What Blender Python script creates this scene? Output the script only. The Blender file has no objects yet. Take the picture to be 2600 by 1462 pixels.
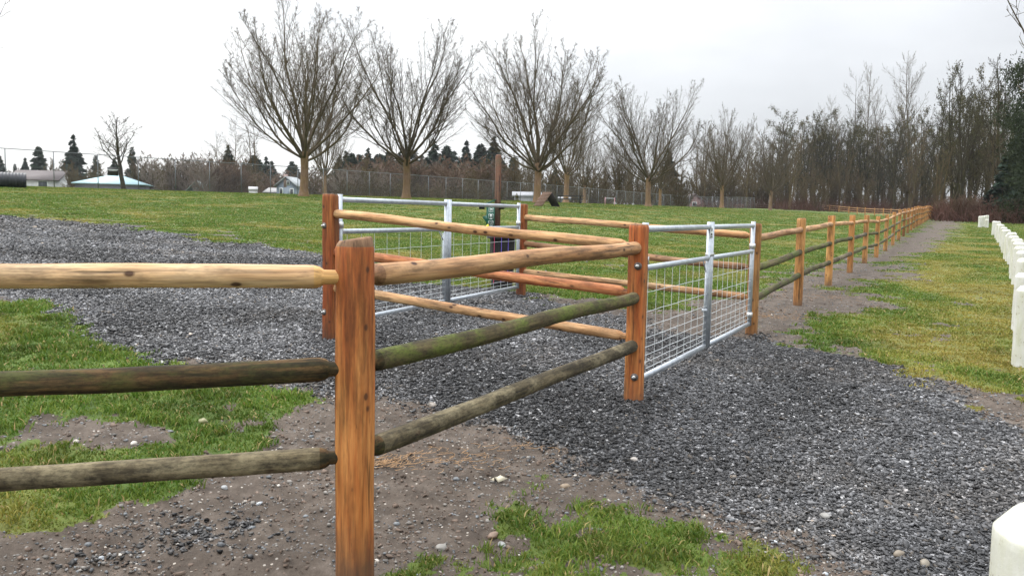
import bpy, math, random
import numpy as np
from mathutils import Vector, Matrix
random.seed(7)
RNG = np.random.default_rng(11)
S = bpy.context.scene
COL = S.collection
R = math.radians
K = 1.00932            # measured pixels -> photograph pixels
F = 2039.0
EYE = 1.5
PITCH, ROLL = R(4.7), R(1.1)
# ------------------------------------------------------------------ camera
cam = bpy.data.cameras.new('camera'); cam_o = bpy.data.objects.new('camera', cam); COL.objects.link(cam_o)
cam.sensor_width = 36; cam.lens = 36 * F / 2600; cam.clip_start = 0.05; cam.clip_end = 5000
ROTM = Matrix.Rotation(math.pi / 2 - PITCH, 3, 'X') @ Matrix.Rotation(ROLL, 3, 'Z')
cam_o.matrix_world = Matrix.Translation((0, 0, EYE)) @ ROTM.to_4x4()
S.camera = cam_o
RM = np.array(ROTM)
def at(px, py, z):                      # measured pixel + distance -> place in the world
    px *= K; py *= K
    v = np.array([(px - 1300) / F * z, -(py - 731) / F * z, -z])
    return RM @ v + np.array([0, 0, EYE])
def ray(px, py):
    v = RM @ np.array([(px * K - 1300) / F, -(py * K - 731) / F, -1.0])
    return v
# ------------------------------------------------------------------ noise
def _hash(ix, iy, s):
    h = (ix.astype(np.int64) * 374761393 + iy.astype(np.int64) * 668265263 + s * 1442695041) & 0xffffffff
    h = ((h ^ (h >> 13)) * 1274126177) & 0xffffffff
    return ((h ^ (h >> 16)) & 0xffff) / 65535.0
def vnoise(x, y, s=0):
    ix = np.floor(x); iy = np.floor(y); fx = x - ix; fy = y - iy
    fx = fx * fx * (3 - 2 * fx); fy = fy * fy * (3 - 2 * fy)
    a = _hash(ix, iy, s); b = _hash(ix + 1, iy, s); c = _hash(ix, iy + 1, s); d = _hash(ix + 1, iy + 1, s)
    return (a + (b - a) * fx) * (1 - fy) + (c + (d - c) * fx) * fy
def fbm(x, y, sc, o=4, s=0):
    t = 0; a = .5; n = 0
    for k in range(o):
        t = t + a * vnoise(x * sc + 17.3 * k, y * sc - 9.1 * k, s + k); n += a; a *= .5; sc *= 2.07
    return t / n
# ------------------------------------------------------------------ ground height
GP = [(1590,1015,6.3),(1898,845,10),(828,855,7.75),(1312,745,12.2),(2010,768,13.2),(2088,718,16.2),(2140,686,19.6),
      (2175,663,23.3),(2205,647,27.06),(2357,552,115),(762,494,59),(1020,499,65),(1348,510,70),(1628,519,88),(1815,523.5,113),(1375,520,60),
      (16,468,52.5),(747,489,72.8),(1335,509,105.8),(1872,524,180),(2202,541,155),(2022,530,210),(2559,921,8.4),(2551,665,22),
      (2498,591,45),(2462,572,60)]
gp = [at(*p) for p in GP]
gp += [np.array(p, float) for p in [(-.7,3.35,-.13),(0,0,-.08),(0,-6,0),(-8,0,.25),(8,0,-.1),(-20,-6,1),(20,-8,-.1),(-4,3,.06),(4,3,-.05),
       (3,5,.02),(-60,30,3.3),(-60,-40,2),(60,-40,0),(60,20,.9),(75,60,1.8),(130,100,3.),(180,180,5),(150,300,6.5),(70,260,6),
       (-20,130,3.6),(-20,250,3.8),(-80,150,3.4),(-90,260,3.6),(-150,90,3.4),(30,200,4.9),(20,320,4.6),(-140,350,4.0)]]
gp = np.array(gp)
SC = 30.0
def _phi(r2): return np.where(r2 > 0, r2 * np.log(np.maximum(r2, 1e-12)), 0) * .5
def _fit(lam):
    X = gp[:, :2] / SC; n = len(X)
    r2 = ((X[:, None] - X[None]) ** 2).sum(-1)
    A = np.zeros((n + 3, n + 3)); A[:n, :n] = _phi(r2) + lam * np.eye(n)
    A[:n, n] = 1; A[:n, n+1:] = X; A[n, :n] = 1; A[n+1:, :n] = X.T
    return np.linalg.solve(A, np.concatenate([gp[:, 2], np.zeros(3)]))
TW = _fit(.002)
def H(x, y):
    x = np.atleast_1d(np.asarray(x, float)); y = np.atleast_1d(np.asarray(y, float))
    x0, y0 = x, y
    rr = np.hypot(x, y); k = np.where(rr > 330, 330 / np.maximum(rr, 1), 1.0); x = x * k / SC; y = y * k / SC
    out = TW[-3] + TW[-2] * x + TW[-1] * y
    n = len(gp)
    for i in range(n):
        out = out + TW[i] * _phi((x - gp[i, 0] / SC) ** 2 + (y - gp[i, 1] / SC) ** 2)
    return out
def h1(x, y): return float(H(x, y)[0])
def ground_at(px, py, zmax=300):        # where a sight line meets the ground
    d = ray(px, py); z = np.concatenate([np.arange(.8, 30, .05), np.geomspace(30, zmax, 900)])
    P = np.array([0, 0, EYE]) + z[:, None] * d
    b = P[:, 2] < H(P[:, 0], P[:, 1])
    i = int(np.argmax(b)) if b.any() else len(z) - 1
    return P[i, :2]
# ------------------------------------------------------------------ tagging
def tag(o, label=None, cat=None, group=None, kind=None):
    if label: o['label'] = label
    if cat: o['category'] = cat
    if group: o['group'] = group
    if kind: o['kind'] = kind
    return o
def empty(name, loc, label, cat, group=None):
    o = bpy.data.objects.new(name, None); COL.objects.link(o); o.location = loc; o.empty_display_size = .1
    return tag(o, label, cat, group)
def obj(name, me, parent=None, M=None):
    o = bpy.data.objects.new(name, me); COL.objects.link(o)
    if M is None: M = Matrix.Identity(4)
    if parent is not None:
        o.parent = parent; M = mw(parent).inverted() @ M
    o.matrix_local = M
    return o
def mw(o):
    m = o.matrix_basis.copy() if o.parent is None else mw(o.parent) @ o.matrix_basis
    return m
def copy_tree(o, parent=None):
    c = o.copy(); COL.objects.link(c); c.parent = parent
    for ch in [x for x in o.children]: copy_tree(ch, c)
    return c
ORD = ['first','second','third','fourth','fifth','sixth','seventh','eighth','ninth','tenth','eleventh','twelfth','thirteenth',
       'fourteenth','fifteenth','sixteenth','seventeenth','eighteenth','nineteenth','twentieth','twenty-first','twenty-second','twenty-third']
# ------------------------------------------------------------------ materials
class NT:
    def __init__(s, name):
        s.m = bpy.data.materials.new(name); s.m.use_nodes = True; s.t = s.m.node_tree; s.t.nodes.clear()
        s.out = s.n('ShaderNodeOutputMaterial'); s.b = s.n('ShaderNodeBsdfPrincipled'); s.l(s.b.outputs[0], s.out.inputs[0])
        s.tc = s.n('ShaderNodeTexCoord')
    def n(s, t, **k):
        x = s.t.nodes.new(t)
        for a, b in k.items(): setattr(x, a, b)
        return x
    def l(s, a, b): s.t.links.new(a, b)
    def inp(s, sock, v):
        if hasattr(v, 'is_output') or isinstance(v, bpy.types.NodeSocket): s.l(v, sock)
        else: sock.default_value = v
    def map(s, scale=(1,1,1), coord='Object', loc=None):
        m = s.n('ShaderNodeMapping'); s.l(s.tc.outputs[coord], m.inputs[0]); m.inputs['Scale'].default_value = scale
        if loc is not None: s.l(loc, m.inputs['Location'])
        return m.outputs[0]
    def noise(s, vec, scale, detail=4, rough=.6):
        x = s.n('ShaderNodeTexNoise'); s.l(vec, x.inputs['Vector']); x.inputs['Scale'].default_value = scale
        x.inputs['Detail'].default_value = detail; x.inputs['Roughness'].default_value = rough; return x.outputs[0]
    def vor(s, vec, scale, feat='F1'):
        x = s.n('ShaderNodeTexVoronoi'); x.feature = feat; s.l(vec, x.inputs['Vector']); x.inputs['Scale'].default_value = scale; return x
    def ramp(s, f, stops):
        x = s.n('ShaderNodeValToRGB'); s.l(f, x.inputs[0]); e = x.color_ramp.elements
        while len(e) < len(stops): e.new(.5)
        for i, (p, c) in enumerate(stops):
            e[i].position = p; e[i].color = (c[0], c[1], c[2], 1) if hasattr(c, '__len__') else (c, c, c, 1)
        return x.outputs[0]
    def mix(s, f, a, b, mode='MIX'):
        x = s.n('ShaderNodeMix'); x.data_type = 'RGBA'; x.blend_type = mode
        s.inp(x.inputs[0], f)
        for i, v in ((6, a), (7, b)):
            if isinstance(v, bpy.types.NodeSocket): s.l(v, x.inputs[i])
            else: x.inputs[i].default_value = (*v[:3], 1)
        return x.outputs[2]
    def math(s, op, a, b=0.0, c=None):
        x = s.n('ShaderNodeMath'); x.operation = op; s.inp(x.inputs[0], a); s.inp(x.inputs[1], b)
        if c is not None: s.inp(x.inputs[2], c)
        return x.outputs[0]
    def attr(s, name): 
        x = s.n('ShaderNodeAttribute'); x.attribute_name = name; return x
    def bump(s, h, strength=.5, dist=.01):
        x = s.n('ShaderNodeBump'); s.l(h, x.inputs['Height']); x.inputs['Strength'].default_value = strength
        x.inputs['Distance'].default_value = dist; s.l(x.outputs[0], s.b.inputs['Normal'])
    def col(s, c): s.inp(s.b.inputs['Base Color'], c if isinstance(c, bpy.types.NodeSocket) else (*c, 1))
    def set(s, rough=.6, metal=0, spec=.5):
        s.inp(s.b.inputs['Roughness'], rough); s.b.inputs['Metallic'].default_value = metal
        s.b.inputs['Specular IOR Level'].default_value = spec; return s
    def rnd(s):
        x = s.n('ShaderNodeObjectInfo'); return x.outputs['Random']
    def rndvec(s, k=30):
        r = s.rnd(); c = s.n('ShaderNodeCombineXYZ')
        s.l(s.math('MULTIPLY', r, k), c.inputs[0]); s.l(s.math('MULTIPLY', r, k * 1.7), c.inputs[1]); s.l(s.math('MULTIPLY', r, k * .6), c.inputs[2])
        return c.outputs[0]
def plain(name, c, rough=.6, metal=0, var=.25, scale=8, spec=.5, bump=0):
    t = NT(name); v = t.map()
    n = t.noise(v, scale, 5)
    a = tuple(x * (1 - var) for x in c); b = tuple(min(1, x * (1 + var)) for x in c)
    t.col(t.ramp(n, [(.3, a), (.7, b)])); t.set(rough, metal, spec)
    if bump: t.bump(t.noise(v, scale * 4, 4), bump, .01)
    return t.m
def wood(name, light, mid, dark, streak, knots=1.0, axis='x', stain=None, rough=.7, bumpk=.35, moss=.8):
    """peeled log: grain runs along the local axis"""
    t = NT(name); off = t.rndvec(40)
    st = {'x': (1.2, 14, 14), 'z': (14, 14, 1.2)}[axis]
    st2 = {'x': (.6, 5, 5), 'z': (5, 5, .6)}[axis]
    st3 = {'x': (3, 60, 60), 'z': (60, 60, 3)}[axis]
    kn = {'x': (7.5, 13, 13), 'z': (13, 13, 10)}[axis]
    v = t.map(st, loc=off); v2 = t.map(st2, loc=off); v3 = t.map(st3, loc=off)
    base = t.ramp(t.noise(v, 1.3, 5, .65), [(.28, dark), (.45, mid), (.62, light), (.8, tuple(min(1, c * 1.12) for c in light))])
    blot = t.ramp(t.noise(v2, 1.0, 4, .6), [(.42, 0.0), (.62, 1.0)])
    c = t.mix(t.math('MULTIPLY', blot, .78), base, streak)
    sm = t.ramp(t.noise(t.map({'x': (2.5, 9, 9), 'z': (9, 9, 1.6)}[axis], loc=off), 1.0, 5, .75), [(.38, .38), (.52, 1.0)])
    c = t.mix(.75, c, sm, 'MULTIPLY')
    fine = t.ramp(t.noise(v3, 1.0, 3, .6), [(.3, .52), (.6, 1.08)])
    c = t.mix(1.0, c, fine, 'MULTIPLY')
    # hairline checks
    ch = t.ramp(t.noise(t.map({'x': (1.5, 34, 34), 'z': (34, 34, 1.5)}[axis], loc=off), 1.0, 2, .5), [(.30, 0.25), (.345, 1.0)])
    c = t.mix(.8, c, ch, 'MULTIPLY')
    fl = t.ramp(t.noise(t.map({'x': (5, 46, 46), 'z': (46, 46, 5)}[axis], loc=off), 1.0, 3, .6), [(.66, 1.0), (.72, .38)])
    c = t.mix(.85, c, fl, 'MULTIPLY')
    if knots:
        vo = t.vor(t.map(kn, loc=off), 1.0)
        sel = t.n('ShaderNodeSeparateColor'); t.l(vo.outputs['Color'], sel.inputs[0]); sel = t.ramp(sel.outputs[0], [(.50, 0.0), (.60, 1.0)])
        k1 = t.math('MULTIPLY', t.ramp(vo.outputs['Distance'], [(.12, 1.0), (.20, .0)]), sel)
        k2 = t.math('MULTIPLY', t.ramp(vo.outputs['Distance'], [(.16, .7), (.42, .0)]), sel)
        c = t.mix(t.math('MULTIPLY', k2, .6 * knots), c, tuple(x * .45 for x in mid))
        c = t.mix(t.math('MULTIPLY', k1, knots), c, (.045, .016, .008))
    if stain is not None:
        sn = t.ramp(t.noise(t.map((.7, 1, 1), loc=off), 3.4, 6, .75), [(.46, 0.0), (.60, 1.0)])
        c = t.mix(t.math('MULTIPLY', sn, .8 * moss), c, stain)
        gr_ = t.ramp(t.noise(t.map((.35, 1, 1), loc=off), 75, 5, .8), [(.36, .45), (.55, 1.15)]); c = t.mix(.9, c, gr_, 'MULTIPLY')
    if axis == 'z':                      # dried mud splashed on the foot
        sp_ = t.n('ShaderNodeSeparateXYZ'); t.l(t.tc.outputs['Object'], sp_.inputs[0])
        lv = t.math('ADD', t.math('MULTIPLY', sp_.outputs[2], -1.0), t.math('MULTIPLY', t.noise(t.map(), 9, 4), .30))
        c = t.mix(t.ramp(lv, [(1.36 / 2, 0.0), (1.56 / 2, .75)]) if False else t.math('MULTIPLY', t.ramp(t.math('SUBTRACT', lv, 1.0), [(.36, 0.0), (.60, 1.0)]), .75), c, (.085,.055,.038))
    r = t.rnd()
    c = t.mix(1.0, c, t.ramp(r, [(0, (.70, .66, .62)), (.5, (.98, .98, .98)), (1, (1.14, 1.12, 1.08))]) if axis == 'z' else t.ramp(r, [(0, (.84, .82, .80)), (1, (1.1, 1.06, 1.0))]), 'MULTIPLY')
    t.col(c); t.set(rough, 0, .35)
    hh = t.math('ADD', t.noise(v3, 1.0, 3), t.math('MULTIPLY', ch, .8))
    t.bump(hh, bumpk * 1.6, .005)
    return t.m
M = {}
M['rail_tan'] = wood('peeled_rail_wood', (.62,.41,.225), (.52,.31,.155), (.33,.165,.075), (.40,.20,.085), .95)
M['rail_pale'] = wood('pale_rail_wood', (.80,.60,.38), (.68,.46,.26), (.42,.235,.10), (.40,.21,.09), .9, stain=None)
M['rail_red'] = wood('reddish_rail_wood', (.55,.26,.12), (.42,.155,.062), (.17,.045,.018), (.34,.085,.035), .7)
M['rail_brown'] = wood('brown_rail_wood', (.42,.26,.145), (.33,.18,.09), (.17,.075,.035), (.26,.12,.055), .7)
M['rail_moss'] = wood('mossy_rail_wood', (.17,.14,.072), (.09,.072,.036), (.032,.027,.013), (.045,.036,.016), .4, stain=(.085,.115,.018), rough=.9, moss=1.0)
M['rail_grey'] = wood('weathered_rail_wood', (.20,.165,.10), (.095,.077,.044), (.027,.021,.012), (.04,.032,.016), .5, stain=(.27,.235,.15), rough=.9, moss=.8)
M['rail_dark'] = wood('dark_mossy_rail_wood', (.17,.095,.038), (.036,.030,.012), (.012,.011,.006), (.020,.018,.008), .2, stain=(.045,.052,.012), rough=.9, moss=1.0)
M['tenon'] = wood('cut_tenon_wood', (.74,.50,.24), (.66,.41,.16), (.5,.27,.09), (.55,.32,.12), 0)
M['post'] = wood('stained_post_wood', (.52,.225,.068), (.38,.125,.032), (.14,.036,.011), (.30,.062,.014), .8, 'z', rough=.55)
M['post_yellow'] = wood('yellow_post_wood', (.58,.33,.13), (.48,.24,.08), (.30,.12,.04), (.40,.17,.05), .8, 'z', rough=.65)
M['post_end'] = wood('post_top_wood', (.32,.20,.12), (.24,.14,.08), (.13,.075,.045), (.16,.09,.055), 0, 'z', rough=.9)
M['post_sign'] = wood('dark_square_post_wood', (.17,.075,.038), (.12,.048,.024), (.06,.024,.012), (.09,.04,.02), .2, 'z', stain=(.07,.055,.025))
def galv():
    t = NT('galvanised_steel'); v = t.map()
    n = t.noise(v, 18, 5, .7); v2 = t.vor(v, 60)
    c = t.ramp(n, [(.3, (.30,.335,.375)), (.7, (.50,.535,.575))])
    t.col(c); t.set(.42, .55, .5); t.inp(t.b.inputs['Roughness'], t.ramp(n, [(.3, .35), (.7, .55)]))
    t.bump(v2.outputs['Distance'], .05, .002); return t.m
M['steel'] = galv()
M['wire'] = plain('galvanised_wire', (.58,.61,.63), .45, .4, .1)
M['bolt'] = plain('zinc_bolt', (.55,.56,.56), .35, .7, .2, 60)
M['washer'] = plain('dark_washer', (.12,.10,.09), .6, .5, .4, 50)
M['chain_metal'] = plain('chain_link_metal', (.15,.165,.175), .55, .3, .1)
M['black_plastic'] = plain('black_plastic', (.008,.008,.009), .8, 0, .3, 5)
M['pipe_plastic'] = plain('corrugated_plastic', (.022,.024,.032), .42, 0, .3, 3)
M['green_plastic'] = plain('green_enamel', (.008,.085,.055), .35, 0, .15, 5)
M['yellow'] = plain('yellow_plastic', (.75,.60,.03), .5, 0, .1)
M['white_mark'] = plain('white_print', (.75,.80,.78), .5, 0, .05)
M['dark_mark'] = plain('black_print', (.02,.02,.02), .5, 0, .05)
M['red_mark'] = plain('red_print', (.45,.05,.03), .5, 0, .05)
def bollard_mat():
    t = NT('white_bollard_paint'); v = t.map((1,1,1), loc=t.rndvec(20))
    c = t.ramp(t.noise(v, 4, 5), [(.3, (.50,.50,.46)), (.65, (.63,.63,.61))])
    alg = t.ramp(t.noise(t.map((7,7,1.6), loc=t.rndvec(20)), 1.0, 5, .65), [(.44, 0.0), (.66, 1.0)])
    c = t.mix(t.math('MULTIPLY', alg, .55), c, (.36,.37,.20))
    sp = t.ramp(t.noise(v, 26, 5, .75), [(.60, 0.0), (.65, 1.0)])
    c = t.mix(t.math('MULTIPLY', sp, .85), c, (.20,.15,.07))
    t.col(c); t.set(.55); t.bump(t.noise(v, 90, 4), .25, .003); return t.m
M['bollard'] = bollard_mat()
def bark(name, a, b, moss=None, k=.5):
    t = NT(name); v = t.map((6,6,1.5), loc=t.rndvec(20))
    c = t.ramp(t.noise(v, 2.0, 5, .7), [(.3, a), (.7, b)])
    if moss:
        m = t.ramp(t.noise(t.map(), .9, 5, .6), [(.4, 0.0), (.6, 1.0)])
        c = t.mix(t.math('MULTIPLY', m, k), c, moss)
    t.col(t.mix(1.0, c, t.ramp(t.rnd(), [(0, (.8,.8,.8)), (1, (1.15,1.12,1.1))]), 'MULTIPLY')); t.set(.85, 0, .2)
    t.bump(t.noise(v, 5, 4), .6, .03); return t.m
M['bark_trunk'] = bark('maple_trunk_bark', (.13,.082,.050), (.26,.175,.115), (.17,.115,.03), .5)
M['bark_limb'] = bark('maple_limb_bark', (.062,.048,.034), (.135,.108,.078), (.085,.070,.028), .6)
M['bark_dark'] = bark('dark_bark', (.017,.013,.008), (.044,.033,.019), (.050,.050,.016), .6)
M['bark_brown'] = bark('brown_twig_bark', (.062,.043,.023), (.115,.080,.045), (.10,.092,.035), .5)
M['bark_red'] = bark('reddish_twig_bark', (.095,.062,.042), (.16,.110,.078))
M['bark_pale'] = bark('pale_twig_bark', (.13,.105,.085), (.22,.18,.15))
M['bark_poplar'] = bark('poplar_bark', (.10,.088,.072), (.17,.15,.125))
def leafy(name, a, b):
    t = NT(name); v = t.map((1,1,1), loc=t.rndvec(20))
    c = t.ramp(t.noise(v, 2.2, 5, .7), [(.3, a), (.7, b)])
    t.col(t.mix(1.0, c, t.ramp(t.rnd(), [(0, (.8,.85,.85)), (1, (1.2,1.1,1.0))]), 'MULTIPLY')); t.set(.8, 0, .2); return t.m
M['needles'] = leafy('conifer_needles', (.012,.026,.018), (.030,.052,.032))
M['needles_gold'] = leafy('golden_needles', (.10,.10,.02), (.19,.17,.045))
M['ivy'] = leafy('ivy_leaves', (.010,.018,.007), (.030,.045,.014))
M['moss'] = leafy('moss_tufts', (.045,.045,.014), (.10,.085,.028))
M['bramble'] = bark('bramble_stems', (.045,.020,.014), (.095,.045,.032))
# ------------------------------------------------------------------ mesh helpers
def mesh_np(name, V, quads=None, tris=None, mat=None, smooth=False, cols=None, mats=None, midx=None):
    me = bpy.data.meshes.new(name)
    V = np.asarray(V, np.float32).reshape(-1, 3)
    me.vertices.add(len(V)); me.vertices.foreach_set('co', V.ravel())
    q = np.zeros((0, 4), np.int32) if quads is None else np.asarray(quads, np.int32).reshape(-1, 4)
    t = np.zeros((0, 3), np.int32) if tris is None else np.asarray(tris, np.int32).reshape(-1, 3)
    nl = q.size + t.size
    me.loops.add(nl); me.loops.foreach_set('vertex_index', np.concatenate([q.ravel(), t.ravel()]))
    me.polygons.add(len(q) + len(t))
    st = np.concatenate([np.arange(len(q)) * 4, q.size + np.arange(len(t)) * 3]).astype(np.int32)
    me.polygons.foreach_set('loop_start', st)
    if smooth: me.polygons.foreach_set('use_smooth', np.ones(len(q) + len(t), bool))
    for m in (mats or ([mat] if mat else [])): me.materials.append(m)
    if midx is not None: me.polygons.foreach_set('material_index', np.asarray(midx, np.int32))
    if cols is not None:
        for an, ca in cols.items():
            a = me.color_attributes.new(an, 'FLOAT_COLOR', 'POINT')
            c = np.ones((len(V), 4), np.float32); c[:, :ca.shape[1]] = ca; a.data.foreach_set('color', c.ravel())
    me.update(calc_edges=True); me.validate()
    return me
class MB:
    """collects shapes into one mesh"""
    def __init__(s): s.v = []; s.q = []; s.t = []; s.n = 0
    def add(s, V, q=None, t=None):
        V = np.asarray(V, float).reshape(-1, 3); s.v.append(V)
        if q is not None and len(q): s.q.append(np.asarray(q) + s.n)
        if t is not None and len(t): s.t.append(np.asarray(t) + s.n)
        s.n += len(V); return s
    def box(s, c, d, rot=None):
        c = np.array(c, float); d = np.array(d, float) / 2
        V = np.array([[x, y, z] for x in (-1, 1) for y in (-1, 1) for z in (-1, 1)]) * d
        if rot is not None: V = V @ np.array(rot).T
        return s.add(V + c, [[0,1,3,2],[4,6,7,5],[0,4,5,1],[2,3,7,6],[0,2,6,4],[1,5,7,3]])
    def beam(s, a, b, w, h):
        a = np.array(a, float); b = np.array(b, float); x = b - a; L = np.linalg.norm(x); x /= L
        up = np.array([0, 0, 1.]); 
        if abs(x[2]) > .95: up = np.array([0, 1., 0])
        y = np.cross(up, x); y /= np.linalg.norm(y); z = np.cross(x, y)
        return s.box((a + b) / 2, (L, w, h), np.stack([x, y, z], 1))
    def tube(s, P, r, k=10, cap=True):
        P = np.asarray(P, float); r = np.full(len(P), r) if np.isscalar(r) else np.asarray(r, float)
        V, q = tubes(P[None], r[None], k); n = len(P)
        t = []
        if cap:
            V = np.concatenate([V, P[[0, -1]]]); c0, c1 = n * k, n * k + 1
            for i in range(k):
                t.append([c0, (i + 1) % k, i]); t.append([c1, (n - 1) * k + i, (n - 1) * k + (i + 1) % k])
        return s.add(V, q, t)
    def poly(s, pts, faces):
        q = [f for f in faces if len(f) == 4]; t = [f for f in faces if len(f) == 3]
        return s.add(pts, q or None, t or None)
    def mesh(s, name, mat, smooth=False, **k):
        return mesh_np(name, np.concatenate(s.v), np.concatenate(s.q) if s.q else None, np.concatenate(s.t) if s.t else None, mat, smooth, **k)
def unit(v): return v / np.maximum(np.linalg.norm(v, axis=-1, keepdims=True), 1e-9)
def tubes(P, Rr, k):
    B, N, _ = P.shape
    T = unit(np.gradient(P, axis=1)); m = unit(P[:, -1] - P[:, 0])
    ref = np.where(np.abs(m[:, 2:3]) > .8, np.array([[1., 0, 0]]), np.array([[0, 0, 1.]]))[:, None, :]
    U = unit(np.cross(T, ref)); W = np.cross(T, U)
    a = np.arange(k) * 2 * math.pi / k
    V = P[:, :, None, :] + Rr[:, :, None, None] * (np.cos(a)[None, None, :, None] * U[:, :, None, :] + np.sin(a)[None, None, :, None] * W[:, :, None, :])
    idx = np.arange(B * N * k).reshape(B, N, k)
    a0 = idx[:, :-1]; a1 = idx[:, 1:]
    q = np.stack([a0, np.roll(a0, -1, 2), np.roll(a1, -1, 2), a1], -1).reshape(-1, 4)
    return V.reshape(-1, 3), q
def smooth_by_angle(me, deg=35):
    try: me.shade_smooth()
    except Exception: pass
# ------------------------------------------------------------------ ground masks
def poly_xy(pts): return np.array([ground_at(*p) for p in pts])
def sdist(poly, x, y):                  # signed distance to an outline, inside > 0
    n = len(poly); d = np.full(x.shape, 1e9); ins = np.zeros(x.shape, bool)
    for i in range(n):
        ax, ay = poly[i]; bx, by = poly[(i + 1) % n]; ex, ey = bx - ax, by - ay
        wx, wy = x - ax, y - ay
        t = np.clip((wx * ex + wy * ey) / max(ex * ex + ey * ey, 1e-9), 0, 1)
        d = np.minimum(d, (wx - t * ex) ** 2 + (wy - t * ey) ** 2)
        c = ((ay > y) != (by > y)); 
        with np.errstate(divide='ignore', invalid='ignore'):
            c &= x < ex * (y - ay) / (ey if ey != 0 else 1e-9) + ax
        ins ^= c
    d = np.sqrt(d); return np.where(ins, d, -d)
def sstep(a, b, v):
    t = np.clip((v - a) / (b - a), 0, 1); return t * t * (3 - 2 * t)
GRAVEL = poly_xy([(-1400,508),(-500,520),(0,545),(200,557),(330,574),(520,602),(700,624),(810,638),(900,664),(1010,700),(1120,722),(1240,722),(1330,738),
  (1400,770),(1480,792),(1560,800),(1650,840),(1750,858),(1820,852),(1905,850),(2000,868),(2100,898),(2200,922),(2330,962),(2400,1000),(2470,1052),(2576,1105),
  (2900,1240)]) 
GRAVEL = np.concatenate([GRAVEL, np.array([(3.4, 2.2), (3.6, .2), (.9, .3)]), poly_xy([(2380,1700),(2180,1440),(2040,1370),(1900,1310),(1700,1245),(1500,1182),(1380,1135),(1280,1085),
  (1150,1040),(1030,1000),(945,985),(850,965),(700,930),(520,908),(430,900),(340,865),(270,830),(190,790),(200,765),(0,745),(-600,740),(-1400,735)])])
GRAV2 = poly_xy([(100,1480),(300,1380),(430,1320),(600,1285),(720,1310),(560,1385),(400,1470)])
PATH = poly_xy([(1885,760),(1930,700),(2000,690),(2100,660),(2180,632),(2240,605),(2300,580),(2352,551),(2420,553),(2415,575),(2385,600),(2300,645),(2240,670),(2300,685),(2290,700),(2180,712),
  (2130,728),(2205,745),(2190,768),(2100,795),(1990,812),(1975,832),(2080,872),(2180,905),(2080,900),(1960,870),(1900,860),(1760,870),(1640,850),(1500,810),(1390,775),(1320,745),(1335,732),(1450,745),(1530,765),(1600,785),(1660,790),(1730,770),(1800,742),(1850,735)])
DIRT = poly_xy([(-900,735),(0,738),(160,752),(250,760),(230,780),(330,830),(450,870),(700,895),(950,940),(1150,990),(1300,1040),(1500,1120),(1700,1190),(1900,1255),(2150,1350),(2330,1480),(2300,1700),(1000,2600),(-500,2600),(-2500,2000),(-1600,1000)])
DIRT_R = poly_xy([(2330,955),(2420,968),(2480,985),(2600,1015),(2900,1100),(2900,1260),(2560,1105),(2470,1055),(2400,1003)])
LEFTG = poly_xy([(-1200,745),(-200,755),(130,756),(195,790),(250,822),(330,862),(430,905),(560,930),(690,985),(780,1015),(750,1060),(720,1112),(560,1145),(300,1150),(0,1170),(-600,1180),(-1500,1000)])
HOLE = poly_xy([(90,1062),(200,1058),(330,1062),(400,1098),(320,1118),(120,1122),(-150,1125),(-20,1095)])
LEFTB = poly_xy([(-1500,1150),(0,1160),(300,1150),(480,1200),(475,1232),(400,1262),(320,1270),(160,1335),(0,1345),(-700,1500)])
CENT = poly_xy([(1235,1240),(1320,1185),(1420,1188),(1490,1245),(1590,1255),(1650,1300),(1790,1320),(1900,1355),(2010,1430),(2080,1600),(2000,2000),(900,2000),(960,1500),(1080,1400),(1190,1400),(1230,1330)])
VERGE_HOLE = poly_xy([(2100,880),(2180,905),(2330,945),(2400,965),(2300,940),(2200,900)])
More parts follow.
